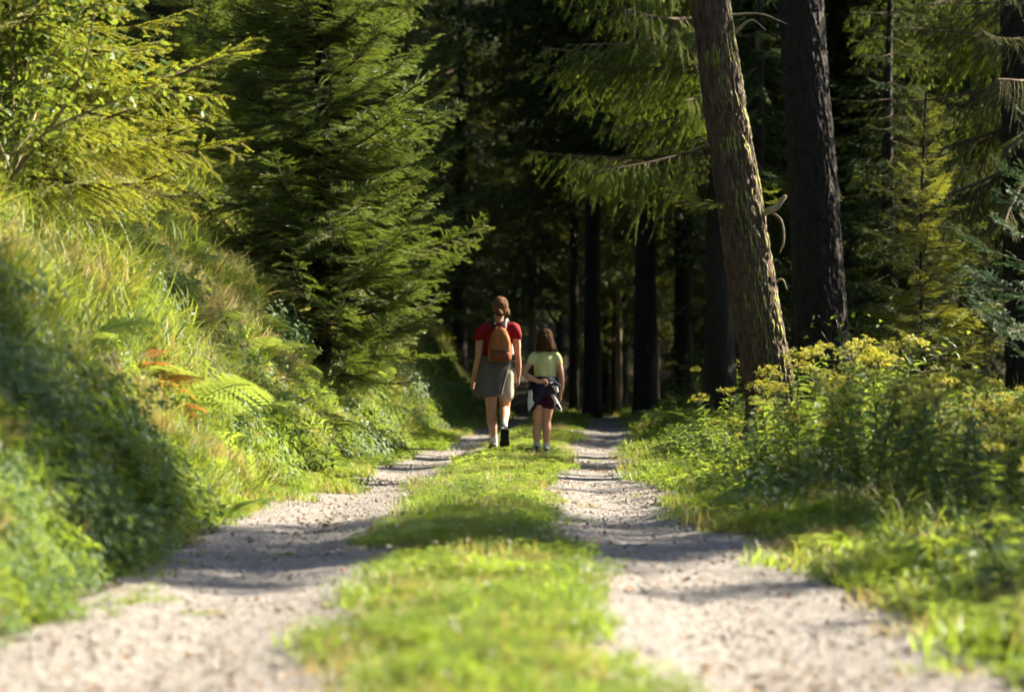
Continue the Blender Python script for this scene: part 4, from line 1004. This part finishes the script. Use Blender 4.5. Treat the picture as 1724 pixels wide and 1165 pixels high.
def shoe(parent, mat, solemat, L=.26, W=.095, mtx=None, accent=None, h=.075, tread=True):
    """heel at the origin, toe towards +Y, sole on z = 0"""
    ys = np.array([0, .04, .10, .16, .21, .245, .262]) / .262 * L
    wd = np.array([.62, .76, .78, .96, 1.0, .78, .25]) * W / 2; hh = np.array([.075, .098, .098, .072, .055, .042, .022]) / .075 * h
    k = 20; th = np.linspace(0, 2 * math.pi, k, endpoint=False); V = []
    Q = catmull(np.stack([ys, wd, hh], -1), 26)
    for y, w_, h_ in Q:
        V.append(np.stack([w_ * np.sign(np.cos(th)) * np.abs(np.cos(th)) ** .7, np.full(k, y), .018 + h_ * .5 + h_ * .5 * np.sign(np.sin(th)) * np.abs(np.sin(th)) ** .75], -1))
    V = np.vstack(V); nb = len(V); V = np.vstack([V, [[0, -.004, .05]], [[0, L + .004, .025]]]); j = np.arange(k)
    F4 = ringfaces(26, k); F3 = np.vstack([np.stack([np.full(k, nb), j, (j + 1) % k], -1), np.stack([np.full(k, nb + 1), (j + 1) % k + 25 * k, j + 25 * k], -1)])
    X = np.array(mtx) if mtx is not None else np.eye(4)
    T = lambda v: v @ X[:3, :3].T + X[:3, 3]
    mb = MB(); mb.add(T(V), F4); mb.F.append(F3); mb.M.append(np.zeros(len(F3))); up = mb.build('shoe', mat, parent)
    so = MB(); yy = np.linspace(-.008, L + .008, 24); ww = np.interp(yy, ys, wd) + .006; ww[0] *= .75; ww[-1] *= .5
    for a, b, inner in ((0.0, .026, 0),):
        P = np.concatenate([np.stack([ww, yy, 0 * yy], -1), np.stack([-ww[::-1], yy[::-1], 0 * yy], -1)])
        n_ = len(P); Vv = np.vstack([P + [0, 0, a], P + [0, 0, b]]); q = np.arange(n_); q2 = (q + 1) % n_
        so.add(T(Vv), np.stack([q, q2, q2 + n_, q + n_], -1))
        i = np.arange(23); lo = np.stack([i, i + 1, n_ - 2 - i, n_ - 1 - i], -1); so.add(T(Vv), np.vstack([lo[:, ::-1], lo + n_]))
    if tread:
        for y in np.linspace(.015, L - .02, 11):
            w_ = float(np.interp(y, yy, ww)) * .8; bx = np.array([[-w_, y, -.004], [w_, y, -.004], [w_, y + .012, -.004], [-w_, y + .012, -.004], [-w_, y, .002], [w_, y, .002], [w_, y + .012, .002], [-w_, y + .012, .002]])
            so.add(T(bx), [[0, 3, 2, 1], [0, 1, 5, 4], [1, 2, 6, 5], [2, 3, 7, 6], [3, 0, 4, 7]])
    so.build('sole', solemat, up, False)
    if accent:   # heel counter panel
        mb = MB(); V = []
        for z in np.linspace(.03, .085, 6):
            a = np.linspace(-2.3, -.84, 12); V.append(np.stack([(W / 2 * .80 + .003) * np.cos(a), .036 + (.042) * np.sin(a), np.full(12, z * h / .075)], -1))
        V, Fq = np.vstack(V), np.array([[r * 12 + c_, r * 12 + c_ + 1, r * 12 + 13 + c_, r * 12 + 12 + c_] for r in range(5) for c_ in range(11)])
        mb.add(T(V), Fq); mb.build('heel_panel', accent, up)
    return up
def eyes_mouth(parent, c, s=1.0):
    for sx in (-1, 1):
        V, F4, F3 = ell((c[0] + sx * .031 * s, c[1] + .088 * s, c[2] + .005), (.012 * s, .008 * s, .008 * s), 10); mb = MB().add(V, F4); mb.F.append(F3); mb.M.append(np.zeros(len(F3))); mb.build('eye', M['skin_dark'], parent)
    V, F4, F3 = ell((c[0], c[1] + .089 * s, c[2] - .062 * s), (.024 * s, .008 * s, .007 * s), 10); mb = MB().add(V, F4); mb.F.append(F3); mb.M.append(np.zeros(len(F3))); mb.build('mouth', M['lips'], parent)

# ---- woman
wx, wy = -.163, 26.4
wo = thing('person', (wx, wy, hz(wx, wy) + .015), 'woman seen from behind in red T-shirt, grey wrap and brown bun, carrying a rucksack', 'person', 'walkers')
hc = np.array([.035, .02, 1.575])
body = [ell(hc, (.072, .09, .108)), chain([hc + [0, .0, -.105], hc + [0, .035, -.085]], [.038, .045], 6), chain([hc + [0, .088, .0], hc + [0, .104, -.022]], [.010, .014], 5), ell(hc + [-.075, -.005, -.01], (.012, .022, .032)), ell(hc + [.075, -.005, -.01], (.012, .022, .032)),
        chain([(.012, 0, 1.38), (.018, .0, 1.43), (.03, .01, 1.51)], [.060, .050, .050], 8),
        loft([(.005, 0, .82, .15, .10), (0, 0, .92, .155, .105), (0, 0, 1.03, .125, .09), (.005, 0, 1.16, .135, .095), (.01, 0, 1.29, .155, .095), (.012, 0, 1.36, .12, .075), (.014, 0, 1.40, .06, .05)]),
        chain([(-.145, 0, 1.335), (-.185, -.01, 1.20), (-.205, -.015, 1.02), (-.235, .02, .88), (-.262, .05, .775)], [.052, .046, .037, .036, .025], 24),
        chain([(.172, 0, 1.345), (.212, -.015, 1.21), (.222, -.02, 1.06), (.232, .01, .94), (.234, .035, .83)], [.052, .046, .037, .036, .025], 24),
        chain([(-.075, 0, .86), (-.068, .02, .66), (-.060, .03, .46), (-.055, .0, .34), (-.04, .0, .20), (-.034, .005, .08)], [.088, .078, .054, .057, .040, .035], 30),
        chain([(.085, 0, .86), (.088, .05, .66), (.085, .07, .47), (.082, -.06, .41), (.077, -.19, .335), (.073, -.27, .285)], [.088, .078, .054, .058, .042, .036], 30)]
body += hand((-.264, .052, .768), (-.12, .25, -1), (.2, .6, .1), (1, -.2, 0), .95, .32) + hand((.234, .038, .823), (.03, .2, -1), (-.1, .7, .1), (-1, 0, 0), .95, .45)
fuse('body', body, M['skin'], wo, .0052, 4)
eyes_mouth(wo, hc)
fuse('t_shirt', [loft([(.0, 0, .99, .145, .108), (0, 0, 1.06, .142, .106), (.005, 0, 1.16, .152, .112), (.01, 0, 1.28, .168, .112), (.012, 0, 1.355, .145, .088), (.014, 0, 1.40, .085, .066), (.014, 0, 1.415, .066, .058)]),
    chain([(-.11, 0, 1.345), (-.16, -.005, 1.325), (-.188, -.01, 1.245)], [.056, .066, .060], 10), chain([(.135, 0, 1.35), (.187, -.005, 1.335), (.214, -.012, 1.262)], [.056, .066, .060], 10)], M['red'], wo, .006, 4, .011, 15, seed=2)
# hair drawn back into a bun, a loose lock at the right
hr = fuse('hair', [ell(hc + [0, -.016, .008], (.092, .1, .108)), ell(hc + [.0, -.05, -.03], (.076, .062, .08)), ell(hc + [-.024, -.115, -.058], (.042, .034, .036)), ell(hc + [-.002, -.115, -.07], (.032, .028, .03)),
    chain([hc + [.07, -.02, -.0], hc + [.092, -.03, -.05], hc + [.10, -.035, -.085]], [.02, .015, .006], 8), chain([hc + [.06, -.04, -.02], hc + [.086, -.05, -.062], hc + [.088, -.05, -.098]], [.018, .012, .004], 8)], M['hair_brown'], wo, .005, 3, .006, 60, (1, 1, .25), 3)
# beige shorts and grey wrap open at the right
fuse('shorts', [loft([(.0, 0, .80, .155, .112), (0, 0, .90, .165, .118), (0, 0, 1.0, .142, .106)]), chain([(-.075, 0, .86), (-.07, .02, .66)], [.10, .095], 8), chain([(.09, 0, .86), (.096, .045, .625)], [.102, .098], 8)], M['beige'], wo, .007, 5, .006, 12, seed=5)
k = 60; zz = np.linspace(1.035, .60, 30); rows = []
for z in zz:
    f = (1.035 - z) / .45
    cx_ = -.004 - .028 * f; rx = .158 + .085 * f ** .8; ry = .122 + .062 * f
    ex = .152 - .11 * f ** 1.1 if f > .12 else .15                    # x of the open edge at the back right
    a0 = math.acos(max(-1, min(1, (ex - cx_) / rx))); a = np.linspace(a0, 2 * math.pi - .15, k)
    wv = 1 + .05 * f * np.sin(a * 9 + 2 * f) + .03 * f * np.sin(a * 5 + 1 + f)
    rows.append(np.stack([cx_ + rx * np.cos(a) * wv, -ry * np.sin(a) * wv, z - .015 * f * np.cos(a * 3)], -1))
G = np.stack(rows); Vo = G.reshape(-1, 3); cen = G.mean(1, keepdims=True); Vi = (G + (cen - G) * .045).reshape(-1, 3)
i = np.arange(29)[:, None] * k + np.arange(k - 1)[None]; Fo = np.stack([i, i + 1, i + k + 1, i + k], -1).reshape(-1, 4); nn = len(Vo)
e1 = np.stack([np.arange(29) * k, (np.arange(29) + 1) * k, (np.arange(29) + 1) * k + nn, np.arange(29) * k + nn], -1)
b_ = 29 * k + np.arange(k - 1); e2 = np.stack([b_, b_ + 1, b_ + 1 + nn, b_ + nn], -1)
wrp = MB().add(np.vstack([Vo, Vi]), np.vstack([Fo, Fo[:, ::-1] + nn, e1, e2])).build('wrap', M['greywrap'], wo)
ed = G[2:, 0] + [0, -.003, 0]; V, Fq = tube(ed, .0045, 5); MB().add(V, Fq).build('hem_edge', M['beige'], wrp)
V, F4, F3 = loft([(0, 0, 1.005, .152, .118), (0, 0, 1.025, .154, .119), (0, 0, 1.045, .150, .117)]); mb = MB().add(V, F4); mb.F.append(F3); mb.M.append(np.zeros(len(F3))); mb.build('waistband', M['navy'], wo)
# socks and shoes
for p_, m_ in (([(-.035, .003, .155), (-.034, .006, .07)], 'offwhite'), ([(.0755, -.225, .315), (.073, -.272, .278)], 'greystrap')):
    V, Fq = chain(p_, [.041, .041], 8, 16); MB().add(V, Fq).build('sock', M[m_], wo)
shoe(wo, M['shoegrey'], M['rubber'], .25, .092, Matrix.Translation((-.034, -.055, -.012)) @ Matrix.Rotation(R(6), 4, 'Z'))
toe = Vector((.082, -.335, -.004)); shoe(wo, M['shoegrey'], M['rubber'], .262, .098, Matrix.Translation(toe) @ Matrix.Rotation(R(4), 4, 'Z') @ Matrix.Rotation(R(-72), 4, 'X') @ Matrix.Translation((0, -.262, 0)))

# ---- rucksack (a thing of its own, on her back)
bp = thing('backpack', (wx + .03, wy - .10, hz(wx, wy) + .015 + .985), 'orange brown canvas rucksack on the back of the woman', 'backpack')
V, F4, F3 = loft([(0, -.055, .0, .10, .05), (0, -.062, .015, .124, .07), (0, -.065, .10, .128, .075), (0, -.062, .20, .118, .07), (0, -.055, .29, .092, .058), (0, -.045, .345, .058, .042), (0, -.035, .368, .018, .02)], 32, .72)
fuse('bag', [(V, F4, F3)], M['orange'], bp, .006, 4, .007, 13, (1, 1, .6), 8)
V, F4, F3 = loft([(0, -.10, .008, .09, .04), (0, -.108, .02, .108, .05), (0, -.108, .075, .108, .05), (0, -.10, .104, .10, .04)], 28, .7)
pk = fuse('front_pocket', [(V, F4, F3)], M['orange_dk'], bp, .006, 3, .004, 15, seed=4)
a = np.linspace(-1.15, 1.15, 24); P = np.stack([.122 * np.sin(a), -.098 - .052 * np.cos(a), .112 + 0 * a], -1); V, Fq = tube(P, .0052, 6); MB().add(V, Fq).build('zip', M['black'], pk)
a = np.linspace(0, math.pi, 30); P = np.stack([.098 * np.cos(a), -.108 - .012 * np.sin(a), .125 + .195 * np.sin(a) ** .8], -1); P[:, 1] = -.122 + .055 * ((P[:, 2] - .12) / .2) ** 2; V, Fq = tube(P, .0038, 5); MB().add(V, Fq).build('main_zip', M['orange_dk'], bp)
P = catmull([(-.05, -.03, .352), (-.042, -.05, .392), (0, -.052, .405), (.042, -.05, .392), (.05, -.03, .352)], 20); V, Fq = tube(P, .011, 8); MB().add(V * np.array([1, 1, 1]), Fq).build('handle', M['black'], bp)
for sx, m_ in ((-1, 'black'), (1, 'greystrap')):
    P = catmull([(sx * .05, -.03, .345), (sx * .062, .01, .415), (sx * .078, .09, .455), (sx * .095, .20, .36), (sx * .11, .215, .22), (sx * .135, .12, .08), (sx * .10, -.02, .03)], 40)
    V, Fq = tube(P, .010, 8); V = P.repeat(8, 0) + (V - P.repeat(8, 0)) * np.array([2.0, 1, 1]); MB().add(V, Fq).build('strap', M[m_], bp)

# ---- girl
gx_, gy_ = .36, 25.4
gi = thing('person', (gx_, gy_, hz(gx_, gy_) + .015), 'girl with dark bobbed hair and pale yellow T-shirt, one hand behind her back', 'person', 'walkers', 0, .97)
hc = np.array([-.008, .02, 1.245])
body = [ell(hc, (.068, .085, .104)), chain([hc + [0, .0, -.10], hc + [0, .032, -.08]], [.034, .042], 6), chain([hc + [0, .082, .0], hc + [0, .096, -.018]], [.009, .012], 5), ell(hc + [-.07, -.005, -.01], (.011, .02, .03)), ell(hc + [.07, -.005, -.01], (.011, .02, .03)),
        chain([(-.012, 0, 1.10), (-.01, 0, 1.19)], [.044, .042], 6),
        loft([(-.01, 0, .66, .12, .085), (-.012, 0, .76, .122, .088), (-.015, 0, .86, .108, .078), (-.018, 0, .98, .118, .08), (-.018, 0, 1.06, .118, .072), (-.016, 0, 1.10, .06, .05)]),
        chain([(-.125, 0, 1.07), (-.185, -.02, .985), (-.232, -.045, .885), (-.165, -.10, .83), (-.085, -.135, .79)], [.040, .035, .031, .029, .021], 26),
        chain([(.098, 0, 1.07), (.142, -.01, .96), (.166, -.01, .83), (.168, .02, .74), (.162, .04, .68)], [.040, .035, .029, .028, .020], 22),
        chain([(-.075, 0, .70), (-.088, .01, .53), (-.09, .015, .37), (-.098, -.008, .27), (-.104, -.002, .14), (-.106, .0, .07)], [.076, .064, .045, .047, .032, .029], 30),
        chain([(.03, 0, .70), (.018, .0, .53), (.008, .0, .37), (.006, -.02, .27), (.002, -.012, .14), (.0, -.01, .07)], [.078, .066, .046, .048, .033, .030], 30)]
body += hand((-.08, -.137, .787), (1, -.15, -.25), (.2, -.1, .9), (-.1, -1, .1), .82, .75) + hand((.162, .042, .674), (-.03, .2, -1), (-.1, .8, .1), (-1, 0, 0), .82, .4)
fuse('body', body, M['skin'], gi, .0050, 4)
eyes_mouth(gi, hc, .95)
fuse('t_shirt', [loft([(-.014, 0, .838, .122, .095), (-.014, 0, .87, .120, .092), (-.018, 0, .97, .126, .094), (-.018, 0, 1.04, .128, .088), (-.016, 0, 1.085, .108, .07), (-.012, 0, 1.118, .066, .055), (-.012, 0, 1.13, .054, .05)]),
    chain([(-.095, 0, 1.078), (-.138, -.005, 1.055), (-.165, -.015, 1.008)], [.045, .052, .047], 10), chain([(.07, 0, 1.078), (.108, -.002, 1.055), (.132, -.006, 1.005)], [.045, .052, .047], 10)], M['yellowtee'], gi, .0055, 4, .011, 15, seed=7)
hr = [ell(hc + [0, -.012, .016], (.086, .1, .108)), loft([(hc[0] + .002, -.02, hc[2] - .118, .100, .082), (hc[0], -.02, hc[2] - .09, .102, .09), (hc[0], -.018, hc[2] - .03, .095, .095), (hc[0], -.01, hc[2] + .05, .075, .085)])]
for q, (ax_, l_, fl) in enumerate(((.095, .022, .03), (.075, .015, .012), (.04, .012, 0), (0, .014, 0), (-.04, .012, 0), (-.08, .016, -.006), (.1, .02, .024))):
    yb = -.06 if abs(ax_) < .09 else -.02
    hr.append(chain([(hc[0] + ax_ * .9, yb, hc[2] - .06), (hc[0] + ax_ + fl * .5, yb - .005, hc[2] - .11), (hc[0] + ax_ + fl, yb - .004, hc[2] - .122 - l_)], [.022, .018, .006], 8))
fuse('hair', hr, M['hair_dark'], gi, .005, 3, .007, 55, (1, 1, .12), 9)
fuse('shorts', [loft([(-.012, 0, .62, .128, .098), (-.012, 0, .70, .132, .10), (-.014, 0, .80, .120, .09)]), chain([(-.075, 0, .70), (-.086, .008, .585)], [.084, .082], 8), chain([(.032, 0, .70), (.024, 0, .555)], [.088, .088], 8)], M['maroon'], gi, .006, 5, .005, 12, seed=11)
jk = fuse('tied_jacket', [loft([(-.02, -.01, .645, .112, .118), (-.02, -.012, .72, .138, .125), (-.012, -.01, .79, .135, .115), (-.012, -.005, .845, .122, .102)]), chain([(.02, -.10, .80), (-.06, -.125, .72), (-.12, -.10, .60)], [.04, .055, .045], 12), chain([(-.13, -.03, .78), (-.15, -.05, .68)], [.04, .04], 8), chain([(.01, -.125, .745), (.10, -.115, .76), (.135, -.06, .73)], [.022, .026, .03], 10)], M['navy'], gi, .006, 4, .011, 11, seed=13)
def slab(P2, y0, y1, bulge=.012, k=10):
    """flattened hanging cloth: outline in x-z with rounded thickness"""
    P2 = np.array(P2, float); c = P2.mean(0); n = len(P2); V = []
    for f, sc_ in ((0, .88), (.25, 1), (.75, 1), (1, .88)): V.append(np.stack([c[0] + (P2[:, 0] - c[0]) * sc_, np.full(n, y0 + (y1 - y0) * f), c[1] + (P2[:, 1] - c[1]) * sc_], -1))
    V = np.vstack(V + [np.array([[c[0], y0 - bulge, c[1]]]), np.array([[c[0], y1 + bulge, c[1]]])]); j = np.arange(n); F3 = np.vstack([np.stack([np.full(n, 4 * n), (j + 1) % n, j], -1), np.stack([np.full(n, 4 * n + 1), j + 3 * n, (j + 1) % n + 3 * n], -1)])
    return V, ringfaces(4, n), F3
def gp(px, py): return ((px - 620) * .00164, (1078 - py) * .00164)
fuse('jacket_sleeve', [slab([gp(500, 655), gp(525, 650), gp(532, 700), gp(556, 716), gp(540, 760), gp(516, 800), gp(500, 785), gp(495, 720)], -.12, -.08)], M['offwhite'], jk, .005, 4, .006, 14, seed=15)
fuse('sleeve_cuff', [slab([gp(550, 712), gp(572, 722), gp(548, 772), gp(520, 802), gp(508, 790), gp(530, 755)], -.135, -.098)], M['navy'], jk, .005, 3)
fuse('jacket_sleeve', [slab([gp(650, 684), gp(668, 680), gp(700, 730), gp(721, 770), gp(721, 794), gp(700, 786), gp(668, 756), gp(676, 735)], -.135, -.10)], M['offwhite'], jk, .004, 3)
fuse('sleeve_cuff', [slab([gp(680, 742), gp(700, 740), gp(714, 770), gp(714, 784), gp(698, 776), gp(676, 757)], -.15, -.12)], M['navy'], jk, .004, 2)
fuse('jacket_lining', [slab([gp(632, 600), gp(672, 598), gp(694, 630), gp(700, 668), gp(680, 664), gp(664, 636), gp(640, 622)], -.135, -.09)], M['offwhite'], jk, .005, 3, .005, 14, seed=17)
for p_ in ([(-.105, 0, .125), (-.106, .002, .06)], [(.001, -.012, .11), (0, -.01, .05)]):
    V, Fq = chain(p_, [.0365, .037], 8, 16); MB().add(V, Fq).build('sock', M['offwhite'], gi)
shoe(gi, M['shoewhite'], M['rubber'], .22, .086, Matrix.Translation((-.108, -.05, .018)) @ Matrix.Rotation(R(5), 4, 'Z') @ Matrix.Rotation(R(-6), 4, 'X'), M['shoeplum'], .07)
shoe(gi, M['shoewhite'], M['rubber'], .22, .086, Matrix.Translation((0, -.06, -.01)) @ Matrix.Rotation(R(-4), 4, 'Z'), M['shoeplum'], .07)
